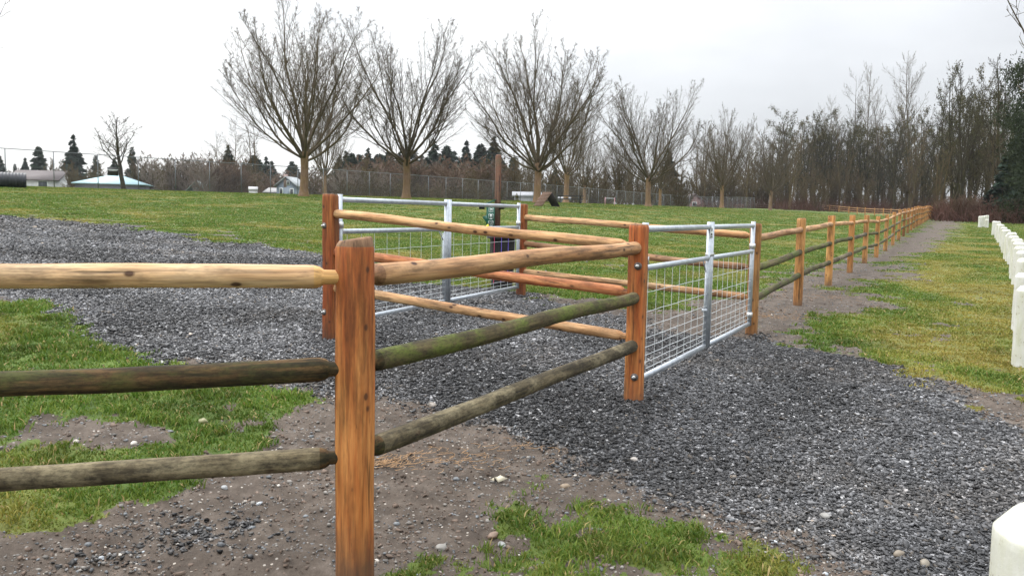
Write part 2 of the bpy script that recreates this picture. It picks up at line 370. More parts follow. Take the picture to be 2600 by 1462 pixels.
# chain-link line and far limit of the field
L0 = np.array([-33.0, 52.5]); LD = unit(np.array([.555, .832]))
RANGE_IN = 8
def masks(x, y):
    """gravel, grass, dry, mud weights (0..1) of the ground"""
    n1 = fbm(x, y, 1.3, 4, 3) - .5; n2 = fbm(x, y, 6, 3, 9) - .5; n3 = fbm(x, y, .45, 4, 21) - .5; n4 = fbm(x, y, 22, 2, 33) - .5
    r = np.hypot(x, y); jit = (n1 * .8 + n2 * .5 + n4 * .25)
    far = np.clip(r / 8, .35, 3)
    g = sstep(-.30, .22, sdist(GRAVEL, x, y) + jit * .9 * far)
    g2 = sstep(-.1, .3, sdist(GRAV2, x, y) + jit * .7) * sstep(.35, .6, fbm(x, y, 9, 3, 5)) * .72
    gravel = np.maximum(g, g2)
    path = sstep(-.25, .25, sdist(PATH, x, y) + jit * 1.1 * far)
    dirt = sstep(-.1, .1, sdist(DIRT, x, y) + jit * .3)
    dr = sstep(-.1, .1, sdist(DIRT_R, x, y) + jit * .7)
    lg = sstep(-.05, .1, sdist(LEFTG, x, y) + jit * .45) * (1 - sstep(-.04, .1, sdist(HOLE, x, y) + jit * .6))
    lb = sstep(-.06, .09, sdist(LEFTB, x, y) + jit * .4)
    ce = sstep(-.05, .12, sdist(CENT, x, y) + jit * .5) * sstep(-.05, .07, n2 * .8 + n1 * .5 + n4 * .4 + .045)
    grass = np.clip(1 - np.maximum(np.maximum(path, dirt), dr), 0, 1)
    patch = np.maximum(np.maximum(lg * sstep(-.30, -.17, n1 * .5 + n2 * .9), lb * sstep(-.33, -.2, n1 * .5 + n2 * .9)), ce)
    patch_ = patch
    # worn mud patches in the field near the gravel
    sd = -sdist(GRAVEL, x, y)
    worn = sstep(.10, .24, n1 * .9 + n2 * .4 + np.clip((2.0 - sd) * .05, -.1, .08)) * (sd > 0) * (sstep(16, 5, sd)) 
    grass = np.maximum(grass * (1 - worn * .8), patch_) * (1 - g)
    verge = sstep(-.3, .8, (x - (3.9 + (y - 9) * .545)))     # strip between path and bollards is yellower
    dry = np.clip(.24 + 2.4 * (fbm(x, y * .7, .8, 4, 41) - .5) + verge * .46 * sstep(60, 30, r) + .30 * ce - .22 * lg - .12 * lb, 0, 1)
    return gravel, grass, dry, np.clip(worn + path, 0, 1)
# ------------------------------------------------------------------ ground sheet
def micro(x, y, gr, ga):
    r = np.hypot(x, y); f = sstep(40, 10, r)
    base = (fbm(x, y, 1.6, 3, 51) - .5) * .05
    lumps = (fbm(x, y, 9, 4, 55) - .5) * .045 + (fbm(x, y, 34, 2, 57) - .5) * .020 * sstep(12, 5, r)
    return f * (base * (1 - .3 * gr) + lumps * (1 - .6 * gr) + .006 * sstep(.3, .7, gr) - .008)
def build_ground():
    az = np.concatenate([np.arange(-180, -44, 4.), np.arange(-44, 44.01, .14), np.arange(46, 180, 4.)])
    az = np.radians(az); rr = np.concatenate([[.25, .5, .8], np.geomspace(1.0, 330, 600), [400, 550, 800, 1200]])
    A, Q = np.meshgrid(az, rr, indexing='ij'); X = (np.sin(A) * Q).ravel(); Y = (np.cos(A) * Q).ravel()
    gr, ga, dry, mud = masks(X, Y)
    Z = H(X, Y) + micro(X, Y, gr, ga)
    na, nr = len(az), len(rr); idx = np.arange(na * nr).reshape(na, nr); i2 = np.roll(idx, -1, 0)
    q = np.stack([idx[:, :-1], idx[:, 1:], i2[:, 1:], i2[:, :-1]], -1).reshape(-1, 4)
    V = np.stack([X, Y, Z], 1); c = len(V); V = np.concatenate([V, [[0, 0, h1(0, 0)]]])
    t = np.stack([np.full(na, c), idx[:, 0], i2[:, 0]], 1)
    cols = np.stack([gr, ga, dry, mud], 1); cols = np.concatenate([cols, cols[:1]])
    # green ground, two attributes
    a = np.stack([cols[:, 0], cols[:, 1], cols[:, 2]], 1); b = np.stack([cols[:, 3]] * 3, 1)
    return mesh_np('ground', V, q, t, ground_mat(), True, cols={'mask': a, 'mud': b})
def ground_mat():
    t = NT('ground_cover'); v = t.map()
    sep = t.n('ShaderNodeSeparateColor'); t.l(t.attr('mask').outputs['Color'], sep.inputs[0])
    gr, ga, dry = sep.outputs[0], sep.outputs[1], sep.outputs[2]
    mud = t.attr('mud').outputs['Fac']
    # gravel: little chips of differing grey
    vo = t.vor(t.map((1,1,.5)), 46); vo2 = t.vor(t.map((1,1,.5)), 17)
    sc = t.n('ShaderNodeSeparateColor'); t.l(vo.outputs['Color'], sc.inputs[0])
    sc2 = t.n('ShaderNodeSeparateColor'); t.l(vo2.outputs['Color'], sc2.inputs[0])
    chip = t.ramp(sc.outputs[0], [(0, (.028,.029,.031)), (.45, (.078,.080,.084)), (.8, (.16,.163,.17)), (1, (.42,.42,.42))])
    chip2 = t.ramp(sc2.outputs[1], [(0, (.6,.6,.6)), (1, (1.35,1.35,1.35))])
    gc = t.mix(1.0, chip, chip2, 'MULTIPLY')
    gc = t.mix(1.0, gc, t.ramp(t.noise(v, .9, 5, .6), [(.3, (.62,.62,.64)), (.7, (1.4,1.38,1.36))]), 'MULTIPLY')
    # dirt
    dn = t.noise(v, 5, 6, .7)
    dc = t.ramp(dn, [(.22, (.028,.021,.016)), (.5, (.078,.061,.048)), (.78, (.150,.123,.102))])
    pe = t.vor(v, 30); pk = t.ramp(pe.outputs['Distance'], [(.16, 1.0), (.24, 0.0)])
    sp = t.n('ShaderNodeSeparateColor'); t.l(pe.outputs['Color'], sp.inputs[0])
    dc = t.mix(t.math('MULTIPLY', pk, t.ramp(sp.outputs[0], [(.55, 0.0), (.7, 1.0)])), dc, t.ramp(sp.outputs[1], [(0, (.12,.12,.12)), (1, (.42,.38,.33))]))
    # grass
    g1 = t.ramp(t.noise(v, 2.2, 6, .75), [(.25, (.032,.058,.011)), (.5, (.066,.108,.018)), (.75, (.110,.150,.030))])
    g2 = t.ramp(t.noise(v, 3.1, 6, .75), [(.25, (.080,.070,.018)), (.5, (.135,.125,.030)), (.75, (.190,.170,.045))])
    gg = t.mix(t.math('MULTIPLY', dry, .75), g1, g2)
    gg = t.mix(1.0, gg, t.ramp(t.noise(t.map((1, .45, 1)), 1.1, 5, .7), [(.30, (.66,.62,.55)), (.5, (1.,1.,1.)), (.7, (1.14,1.14,1.1))]), 'MULTIPLY')
    spot = t.ramp(t.noise(v, 3.6, 5, .7), [(.64, 0.0), (.70, 1.0)])
    gg = t.mix(t.math('MULTIPLY', spot, .7), gg, (.055,.045,.022))
    # grass over dirt with a ragged edge
    edge = t.math('ADD', ga, t.math('MULTIPLY', t.math('SUBTRACT', t.noise(v, 28, 4, .7), .5), 1.1))
    ef = t.ramp(edge, [(.42, 0.0), (.56, 1.0)])
    c = t.mix(ef, dc, gg)
    ge = t.math('ADD', gr, t.math('MULTIPLY', t.math('SUBTRACT', t.noise(v, 20, 4, .8), .5), 1.2))
    gf = t.ramp(ge, [(.40, 0.0), (.58, 1.0)])
    c = t.mix(gf, c, gc)
    t.col(c)
    t.set(.8, 0, .3)
    t.inp(t.b.inputs['Roughness'], t.ramp(gf, [(0, .9), (1, .6)]))
    hh = t.mix(gf, t.ramp(t.noise(v, 24, 6, .75), [(0, 0.0), (1, 1.0)]), vo.outputs['Distance'])
    t.bump(hh, .8, .02)
    return t.m
ground = obj('ground', build_ground()); tag(ground, kind='structure')
# ------------------------------------------------------------------ scattered cover
def scatter(n0, rmax, s, rmin=.9, half=44, tail=4.0):
    """random places, dense near the picnic side and thinning with distance"""
    rs = np.geomspace(rmin, rmax, 400); dens = rs / (1 + (rs / tail) ** 2)
    cdf = np.cumsum((dens[1:] + dens[:-1]) / 2 * np.diff(rs)); tot = cdf[-1]
    n = int(n0 * tot * math.radians(2 * half)); g = np.random.default_rng(s)
    u = g.random(n) * tot; r = np.interp(u, np.concatenate([[0], cdf]), rs)
    a = np.radians(g.uniform(-half, half, n)); return np.sin(a) * r, np.cos(a) * r, r, g
def hz(x, y, gr, ga): return H(x, y) + micro(x, y, gr, ga)
CUBE = np.array([[x, y, z] for x in (-1, 1) for y in (-1, 1) for z in (-1, 1)], float)
CQ = np.array([[0,1,3,2],[4,6,7,5],[0,4,5,1],[2,3,7,6],[0,2,6,4],[1,5,7,3]])
def stones(x, y, z, size, flat, g, col, name, mat, rounded=False):
    n = len(x)
    if rounded:
        ph = (1 + 5 ** .5) / 2
        B = np.array([(-1,ph,0),(1,ph,0),(-1,-ph,0),(1,-ph,0),(0,-1,ph),(0,1,ph),(0,-1,-ph),(0,1,-ph),(ph,0,-1),(ph,0,1),(-ph,0,-1),(-ph,0,1)]) / 1.9
        T = np.array([(0,11,5),(0,5,1),(0,1,7),(0,7,10),(0,10,11),(1,5,9),(5,11,4),(11,10,2),(10,7,6),(7,1,8),(3,9,4),(3,4,2),(3,2,6),(3,6,8),(3,8,9),(4,9,5),(2,4,11),(6,2,10),(8,6,7),(9,8,1)])
        jitter = .10
    else:
        B = CUBE * .72; T = None; jitter = .34
    k = len(B)
    P = B[None] + g.normal(0, jitter, (n, k, 3))
    P *= np.stack([size * g.uniform(.75, 1.3, n), size * g.uniform(.5, .95, n), size * flat * g.uniform(.6, 1.3, n)], 1)[:, None, :]
    a = g.uniform(0, 2 * math.pi, n); tx = g.normal(0, .33 if not rounded else .1, n); ty = g.normal(0, .33 if not rounded else .1, n)
    X = P[..., 0]; Y = P[..., 1]; Z = P[..., 2]
    Y, Z = Y * np.cos(tx)[:, None] - Z * np.sin(tx)[:, None], Y * np.sin(tx)[:, None] + Z * np.cos(tx)[:, None]
    X, Z = X * np.cos(ty)[:, None] + Z * np.sin(ty)[:, None], -X * np.sin(ty)[:, None] + Z * np.cos(ty)[:, None]
    X, Y = X * np.cos(a)[:, None] - Y * np.sin(a)[:, None], X * np.sin(a)[:, None] + Y * np.cos(a)[:, None]
    V = np.stack([X + x[:, None], Y + y[:, None], Z + z[:, None]], -1).reshape(-1, 3)
    off = (np.arange(n) * k)[:, None, None]
    C = np.repeat(col, k, 0)
    if T is None: me = mesh_np(name, V, (CQ[None] + off).reshape(-1, 4), None, mat, False, cols={'col': C})
    else: me = mesh_np(name, V, None, (T[None] + off).reshape(-1, 3), mat, True, cols={'col': C})
    return me
def stone_mat(name, rough):
    t = NT(name); a = t.attr('col').outputs['Color']
    t.col(t.mix(1.0, a, t.ramp(t.noise(t.map(), 70, 3), [(.3, (.75,.75,.75)), (.7, (1.2,1.2,1.2))]), 'MULTIPLY')); t.set(rough, 0, .4); return t.m
FEET = [at(1600, 1010, 6.28)[:2], at(1898, 845, 10)[:2], at(828, 855, 7.7)[:2], at(1312, 745, 12.1)[:2]]
SM = stone_mat('slate_chips', .55); PM = stone_mat('river_pebbles', .6)
x, y, r, g = scatter(16500, 34, 5, tail=3.6)
gr, ga, dry, mud = masks(x, y)
gn = fbm(x, y, 20, 3, 77)
keep = (g.random(len(x)) < sstep(.18, .85, gr + (gn - .5) * .6)) | ((gr > .02) & (g.random(len(x)) < .12))
x, y, r, gr, ga = x[keep], y[keep], r[keep], gr[keep], ga[keep]; n = len(x)
size = .0053 * np.exp(np.clip(g.normal(0, .42, n), -1, .95)) * (1 + r / 12)
lift = np.zeros(n)
for f_ in FEET: lift += .014 * np.exp(-((x - f_[0]) ** 2 + (y - f_[1]) ** 2) / (2 * .13 ** 2))
val = .022 + .115 * g.random(n) ** 1.5 + .20 * (g.random(n) < .14) * g.random(n) + .36 * (g.random(n) < .020) * g.random(n)
wet = fbm(x, y, .8, 3, 88); val = val * (.30 + .90 * sstep(.32, .70, wet) * (1 - .25 * (x > .3)))
brn = sstep(.5, .7, fbm(x, y, .9, 3, 93))[:, None] * .5
col = np.stack([val * .99, val, val * 1.05], 1); col = col * (1 - brn) + col * np.array([1.12, 1.0, .86]) * brn; w = (g.random(n) < .05)[:, None]; col = np.where(w, col * np.array([1.25, 1.05, .82]), col)
ch = stones(x, y, hz(x, y, gr, ga) + lift + size * .25 + .004 * g.random(n), size, .38, g, col, 'gravel', SM)
tag(obj('gravel', ch), 'dark grey crushed slate gravel covering the drive through both gates', 'gravel', kind='stuff')
# pebbles in the dirt
x, y, r, g = scatter(5200, 26, 6, tail=4)
gr, ga, dry, mud = masks(x, y)
keep = (gr < .6) & (ga < .6) & ((gr > .1) | (g.random(len(x)) < .55) & (fbm(x, y, 1.8, 3, 61) > .42))
x, y, r, gr, ga = x[keep], y[keep], r[keep], gr[keep], ga[keep]; n = len(x)
size = .0034 * np.exp(np.clip(g.normal(0, .6, n), -2, 1.5)) * (1 + r / 16)
val = .07 + .14 * g.random(n) + .34 * (g.random(n) < .022)
col = np.stack([val * 1.08, val, val * .90], 1); bl = (g.random(n) < .35)[:, None]; col = np.where(bl, col * np.array([.82, .95, 1.12]), col)
tag(obj('pebbles', stones(x, y, hz(x, y, gr, ga) + size * .2, size, .6, g, col, 'pebbles', PM, True)),
    'small pale and grey pebbles pressed into the bare dirt', 'pebbles', kind='stuff')
x, y, r, g = scatter(1800, 22, 16, tail=3.5)
gr, ga, dry, mud = masks(x, y)
keep = (gr < .5) & (ga < .7) & (fbm(x, y, 2.6, 3, 63) + .25 * fbm(x, y, 11, 2, 64) > .56)
x, y, r, gr, ga = x[keep], y[keep], r[keep], gr[keep], ga[keep]; n = len(x)
size = .0046 * np.exp(np.clip(g.normal(0, .5, n), -2, 1.2)) * (1 + r / 16)
val = .065 + .085 * g.random(n)
tag(obj('dirt_clods', stones(x, y, hz(x, y, gr, ga) + size * .1, size, .6, g, np.stack([val * 1.22, val * .9, val * .70], 1), 'dirt_clods', stone_mat('damp_soil_clods', .9))),
    'crumbly brown soil clods over the bare ground', 'soil', kind='stuff')
# grass
def grass_mesh():
    x, y, r, g = scatter(2600, 150, 8, tail=5.0)
    gr, ga, dry, mud = masks(x, y)
    cl = fbm(x, y, 7, 3, 91)
    keep = (ga + (cl - .5) * .7 > .55) & (gr < .7) & (g.random(len(x)) < np.clip((150 - r) / 90, 0, 1))
    x, y, r, ga, dry, gr, cl = [q[keep] for q in (x, y, r, ga, dry, gr, cl)]
    nb = 7; n = len(x)
    hgt = (.019 + .028 * sstep(.42, .66, cl) * sstep(26, 6, r)) * (1 + np.minimum(r, 30) / 60) * (1.15 - .45 * dry)
    hgt = np.repeat(hgt, nb) * g.uniform(.5, 1.25, n * nb)
    X = np.repeat(x, nb) + g.normal(0, .020, n * nb) * np.repeat(1 + r / 10, nb); Y = np.repeat(y, nb) + g.normal(0, .020, n * nb) * np.repeat(1 + r / 10, nb)
    Z = np.repeat(hz(x, y, gr, ga), nb) - .004
    w = .0016 * np.repeat(1 + r / 3.2, nb) * g.uniform(.7, 1.4, n * nb)
    a = g.uniform(0, 2 * math.pi, n * nb); b = g.uniform(0, 2 * math.pi, n * nb); lean = g.uniform(.25, 1.1, n * nb)
    dx, dy = np.cos(a), np.sin(a); lx, ly = np.cos(b) * lean, np.sin(b) * lean
    P0 = np.stack([X - dx * w, Y - dy * w, Z], 1); P1 = np.stack([X + dx * w, Y + dy * w, Z], 1)
    m = .55; P2 = np.stack([X + dx * w * .8 + lx * hgt * .35, Y + dy * w * .8 + ly * hgt * .35, Z + hgt * m], 1)
    P3 = np.stack([X - dx * w * .8 + lx * hgt * .35, Y - dy * w * .8 + ly * hgt * .35, Z + hgt * m], 1)
    P4 = np.stack([X + lx * hgt, Y + ly * hgt, Z + hgt * (1 - .25 * lean)], 1)
    V = np.stack([P0, P1, P2, P3, P4], 1).reshape(-1, 3); o = (np.arange(n * nb) * 5)[:, None]
    q = np.array([[0, 1, 2, 3]]) + o; t = np.array([[3, 2, 4]]) + o
    green = np.array([.052, .125, .013]); lime = np.array([.145, .190, .030]); yel = np.array([.29, .235, .052])
    D = np.repeat(dry, nb) + g.normal(0, .17, n * nb); G = g.random(n * nb)
    c = green + (lime - green) * G[:, None]; c = c + (yel - c) * (np.clip(D * 1.1 - .22, 0, 1) ** 1.2)[:, None]
    mt = np.repeat(1.03 + (.75 * fbm(x, y, 2.3, 4, 66) - .375) * (.45 + .55 * sstep(20, 6, r)), nb); mt = mt * np.repeat(1 - .30 * sstep(.60, .68, fbm(x * .6, y, 3.2, 3, 67)), nb); c = c * mt[:, None]
    straw = (g.random(n * nb) < .05)[:, None]; c = np.where(straw, np.array([.36, .27, .12]), c)
    return mesh_np('grass', V, q, t, grass_mat(), False, cols={'col': np.repeat(c, 5, 0)})
def grass_mat():
    t = NT('grass_blades'); a = t.attr('col').outputs['Color']; t.col(a); t.set(.6, 0, .25)
    tr = t.n('ShaderNodeBsdfTranslucent'); t.l(a, tr.inputs[0]); mx = t.n('ShaderNodeMixShader'); mx.inputs[0].default_value = .3
    t.l(t.b.outputs[0], mx.inputs[1]); t.l(tr.outputs[0], mx.inputs[2]); t.l(mx.outputs[0], t.out.inputs[0]); return t.m
tag(obj('grass', grass_mesh()), 'short green and yellowing grass in patches and across the field', 'grass', kind='stuff')
# ------------------------------------------------------------------ single stones that stand out
def single_stone(px, py, d, c, label, cat='stone', seed=0, flat=.6, name='stone'):
    x0, y0 = ground_at(px, py); g = np.random.default_rng(seed)
    import bmesh
    bm = bmesh.new(); bmesh.ops.create_icosphere(bm, subdivisions=3, radius=1)
    k = g.normal(0, 1, (6, 3))
    for v in bm.verts:
        p = np.array(v.co); s = 1 + .10 * sum(math.sin(2.1 * float(p @ q) + i) for i, q in enumerate(k)) / 2
        v.co = Vector(p * s * np.array([1, g.uniform(.68, .72), flat]))
    me = bpy.data.meshes.new(name); bm.to_mesh(me); bm.free(); me.shade_smooth()
    c = tuple(q * .62 for q in c)
    me.materials.append(plain('stone_%s' % seed, c, .6, 0, .3, 3, bump=.4))
    me.transform(Matrix.Rotation(g.uniform(0, 6), 4, 'Z') @ Matrix.Scale(d / 2, 4))
    gr, ga, _, _ = masks(np.array([x0]), np.array([y0]))
    o = obj(name, me, M=Matrix.Translation((x0, y0, float(hz(np.array([x0]), np.array([y0]), gr, ga)[0]) + d * flat * .22)))
    return tag(o, label, cat)
ST = [(192,1114,.045,(.62,.58,.50),'pale egg-shaped stone on dirt left of the other white one'),
 (338,1118,.05,(.68,.64,.57),'flat white stone beside the grass tuft under the dark rail'),
 (510,1065,.07,(.34,.33,.17),'mossy green-brown stone lying in the bright grass'),
 (565,1222,.045,(.42,.44,.45),'bluish grey stone just below the lowest left rail'),
 (1422,1226,.055,(.38,.29,.20),'brown square-edged stone at top right of centre grass'),
 (1240,1352,.06,(.33,.23,.17),'reddish brown stone at the edge of the centre grass'),
 (1262,1376,.05,(.40,.41,.40),'grey stone just below the reddish brown one'),
 (1110,1382,.055,(.36,.34,.31),'grey rounded stone alone on dirt right of the front post'),
 (1088,1020,.07,(.35,.31,.27),'large tan stone at gravel edge behind the lowest rail'),
 (1595,1158,.045,(.60,.55,.50),'pinkish white pebble at the lower edge of dark gravel'),
 (2075,1300,.06,(.34,.33,.31),'light grey flat stone in the gravel near its lower edge'),
 (2260,1405,.06,(.30,.25,.19),'brown stone in the gravel left of the near bollard'),
 (2325,1432,.06,(.32,.28,.22),'long tan stone in the gravel close to the near bollard')]
for i, s in enumerate(ST): single_stone(s[0], s[1], s[2], s[3], s[4], seed=i + 1)
# ------------------------------------------------------------------ posts and rails
PO = {}
def P_(name, px, py, z, hgt=1.42):
    p = at(px, py, z); PO[name] = p; return p
FD = unit(np.array([.505, .863])); FA = math.atan2(FD[1], FD[0])   # direction of the long fence
P_('p0', 895, 600, 3.42); P_('p1', 1608, 564, 6.3); P_('p2', 1902, 561, 10.0); P_('p3', 832, 488, 7.75); P_('p4', 1315, 513, 12.2)
def post_mesh(seed, side=.135, h=1.95, top=0.0, detail=44, mat=None, e=4.0, cham=0.0):
    """rounded-square post; local origin at the top centre"""
    g = np.random.default_rng(seed); k = 32; zs = np.concatenate([np.linspace(-h, -.03 - cham, detail), [-.022 - cham, -.008, 0]])
    sc = np.concatenate([np.ones(detail), [.985, .93 - cham * 2, .86 - cham * 4]])
    a = np.arange(k) * 2 * math.pi / k; ca, sa = np.cos(a), np.sin(a)
    rad = (np.abs(ca) ** e + np.abs(sa) ** e) ** (-1 / e) * side / 2
    A, Z = np.meshgrid(a, zs)
    n = (fbm(A * 2 + seed * 3, Z * 1.3, 1.2, 3, seed) - .5) * .010 + (fbm(ca[None] * 3 + 9 + 0 * A, Z * 5 + seed, 1, 3, seed + 4) - .5) * .005
    bow = (fbm(Z[:, :1] * .7 + seed, Z[:, :1] * 0, 1, 2, seed) - .5) * .012
    Rr = rad[None] * sc[:, None] + n
    X = Rr * ca[None] + bow; Y = Rr * sa[None]
    Z = Z + np.where(Z > -.02, (g.normal(0, 1) * X + g.normal(0, 1) * Y) * .05, 0)
    V = np.stack([X, Y, Z], -1).reshape(-1, 3); m = len(zs); idx = np.arange(m * k).reshape(m, k)
    q = np.stack([idx[:-1], np.roll(idx[:-1], -1, 1), np.roll(idx[1:], -1, 1), idx[1:]], -1).reshape(-1, 4)
    c = len(V); V = np.concatenate([V, [[0, 0, float(V[-k:, 2].mean()) + .002]]])
    t = np.stack([idx[-1], np.roll(idx[-1], -1), np.full(k, c)], 1)
    mi = np.concatenate([np.zeros(len(q)), np.ones(len(t))]); mi[(m - 3) * k:(m - 1) * k] = 1 if cham else 0; mi[(m - 2) * k:(m - 1) * k] = 1
    me = mesh_np('post', V, q, t, None, True, mats=[mat or M['post'], M['post_end']], midx=mi)
    return me
def rail_mesh(L, seed, dia=.098, ten0=True, ten1=True, mat=None, k=20, taper=0.0, bow=.01, tm=None, tl=0.0):
    """log rail along local x from 0 to L with narrow tenons at the ends"""
    xs = [0.0]; rs = [.34]
    if ten0: xs += [.004, .035, .058, .075, .10]; rs += [.60, .61, .62, .86, .985]
    else: xs += [.002, .01, .03]; rs += [.80, .94, 1.0]
    nn = max(8, int(L / .07)); mid = np.linspace(.12, L - .12, nn); xs += list(mid); rs += [1.0] * nn
    if ten1: xs = xs[:-1] + [L - .13 - tl] if tl else xs; xs += [L - .10 - tl, L - .075 - tl, L - .058 - tl, L - .035, L - .004, L]; rs += [.985, .86, .62, .61, .60, .34]
    else: xs += [L - .03, L - .01, L - .002, L]; rs += [1.0, .94, .80, .34]
    xs = np.array(xs); rs = np.array(rs) * dia / 2 * (1 + taper * (xs / L - .5))
    a = np.arange(k) * 2 * math.pi / k; A, X = np.meshgrid(a, xs)
    n = (fbm(X * 2.2 + seed * 5, np.cos(A) * 1.2 + 3, 1.4, 3, seed) - .5) * .13 + (fbm(X * 9 + seed, np.sin(A) * 2 + 5, 1.0, 3, seed + 7) - .5) * .06
    ins = sstep(0, .1, np.minimum(X, L - X))
    Rr = rs[:, None] * (1 + n * ins)
    by = bow * np.sin(X / L * math.pi) * np.sin(seed * 1.7); bz = bow * np.sin(X / L * math.pi) * np.cos(seed * 2.3) + .006 * np.sin(X * 3.1 + seed)*ins
    V = np.stack([X, Rr * np.cos(A) + by, Rr * np.sin(A) + bz], -1).reshape(-1, 3)
    m = len(xs); idx = np.arange(m * k).reshape(m, k)
    q = np.stack([idx[:-1], idx[1:], np.roll(idx[1:], -1, 1), np.roll(idx[:-1], -1, 1)], -1).reshape(-1, 4)
    c = len(V); V = np.concatenate([V, [[0, 0, 0]], [[L, 0, 0]]])
    t = np.concatenate([np.stack([idx[0], np.roll(idx[0], -1), np.full(k, c)], 1), np.stack([np.roll(idx[-1], -1), idx[-1], np.full(k, c + 1)], 1)])
    mi = np.zeros(len(q) + len(t))
    if ten0: mi[:5 * k] = 1
    if ten1: mi[(m - 6) * k:(m - 1) * k] = 1
    return mesh_np('rail', V, q, t, None, True, mats=[mat, tm or mat], midx=mi)
def axis_matrix(a, b, roll=0):
    a = Vector(a); b = Vector(b); x = (b - a).normalized(); z = Vector((0, 0, 1)); y = z.cross(x).normalized(); z = x.cross(y)
    m = Matrix((x, y, z)).transposed().to_4x4() @ Matrix.Rotation(roll, 4, 'X'); m.translation = a; return m
def put_post(root, p, seed, mat=None, side=.135, rot=FA, h=1.95, detail=44, me=None):
    o = obj('post', me or post_mesh(seed, side, h, mat=mat, detail=detail), root, Matrix.Translation(p) @ Matrix.Rotation(rot, 4, 'Z'))
    return o
def put_rail(root, a, b, mat, seed, dia=.098, pull0=.035, pull1=.035, ten0=True, ten1=True, label=None, **k):
    """a and b are post centres at the height of the rail"""
    a = np.array(a, float); b = np.array(b, float); d = unit(b - a); a = a + d * pull0; b = b - d * pull1; L = float(np.linalg.norm(b - a))
    o = obj('rail', rail_mesh(L, seed, dia, ten0, ten1, M[mat], **k), root, axis_matrix(a, b, seed * 1.3))
    if label: o['label'] = label
    return o
def dn(p, d): return np.array(p) - np.array([0, 0, d])
def bolt(post, p, n):
    """hex bolt end with washer on a post face, n = outward direction"""
    n = unit(np.array(n, float)); p = np.array(p)
    w = MB().tube([p - n * .01, p + n * .004], .030, 20).mesh('washer', M['washer'], False)
    b = MB().tube([p - n * .01, p + n * .012], .014, 6).tube([p + n * .010, p + n * .034], .0075, 10).mesh('bolt', M['bolt'], False)
    wo = obj('washer', w, post, Matrix.Identity(4)); bo = obj('bolt', b, post, Matrix.Identity(4))
# --- front fence: left run, front corner post, run to the near gate post
e0 = at(0, 600, 3.107); dl = unit((e0 - PO['p0'])[:2]); pl = PO['p0'] + np.array([dl[0] * 3.3, dl[1] * 3.3, .05])
root = empty('rail_fence', (PO['p0'][0], PO['p0'][1], h1(*PO['p0'][:2])), 'three-rail log fence turning at the thick orange post in front', 'fence')
o = put_post(root, PO['p0'], 3, me=post_mesh(3, .142, 2.0, cham=.012)); o['label'] = 'thick orange-brown corner post standing nearest'
put_post(root, pl, 5)
o = put_post(root, PO['p1'], 7, side=.137); o['label'] = 'orange-brown gate post with two bolts facing out'
facing = np.array([-.55, -.83, 0])
bolt(o, dn(PO['p1'], .325) + np.array([-.012, -.074, 0]), facing); bolt(o, dn(PO['p1'], 1.20) + np.array([-.012, -.074, 0]), facing)
for d0, d1, m, sd, dia, lb in ((.165,.165,'rail_pale',3,.098,'pale new-looking top rail'), (.56,.60,'rail_dark',4,.102,'dark mossy middle rail, almost black below'), (.945,.99,'rail_grey',6,.094,'weathered grey-green bottom rail')):
    put_rail(root, dn(pl, d1 + .05), dn(PO['p0'], d0), m, sd, dia, pull1=.018 if m == 'rail_pale' else .03, label=lb, k=28, tl=.055 if m == 'rail_pale' else .02, tm=M['tenon'] if m == 'rail_pale' else M['rail_dark'])
for d0, d1, m, sd, dia, lb in ((.165,.185,'rail_tan',12,.102,'tan knotty top rail'), (.555,.575,'rail_moss',14,.097,'green mossy middle rail'), (.935,.955,'rail_grey',15,.097,'weathered brown bottom rail with moss')):
    put_rail(root, dn(PO['p0'], d0) , dn(PO['p1'], d1), m, sd, dia, pull0=.045, pull1=.045, ten0=True, ten1=False, label=lb, k=28, bow=.004, tm=M['rail_brown'] if m == 'rail_tan' else M['rail_dark'])
# --- pen side, near
root = empty('rail_fence', (PO['p3'][0], PO['p3'][1], h1(*PO['p3'][:2])), 'new log fence side between left gate post and near gate post', 'fence')
o = put_post(root, PO['p3'], 9, rot=FA + .1); 
bolt(o, dn(PO['p3'], .305) + np.array([-.052, -.050, 0]), facing); bolt(o, dn(PO['p3'], 1.14) + np.array([-.052, -.050, 0]), facing)
for d0, d1, m, sd, dia in ((.185,.175,'rail_tan',22,.086), (.555,.55,'rail_red',24,.086), (.90,.90,'rail_tan',25,.086)):
    put_rail(root, dn(PO['p3'], d0), dn(PO['p1'], d1), m, sd, dia, pull0=.05, pull1=.05, ten0=False, label='reddish middle rail' if m == 'rail_red' else None, bow=.006)
# --- pen side, far
root = empty('rail_fence', (PO['p4'][0], PO['p4'][1], h1(*PO['p4'][:2])), 'new log fence side running between the two far gate posts', 'fence')
put_post(root, PO['p4'], 17, rot=FA + .2); put_post(root, PO['p2'], 19, mat=M['post_yellow'])
for d0, d1, m, sd, dia in ((.20,.165,'rail_tan',32,.092), (.60,.56,'rail_brown',34,.088), (1.03,.93,'rail_tan',35,.090)):
    put_rail(root, dn(PO['p4'], d0), dn(PO['p2'], d1), m, sd, dia, pull0=.05, ten0=False, bow=.006)
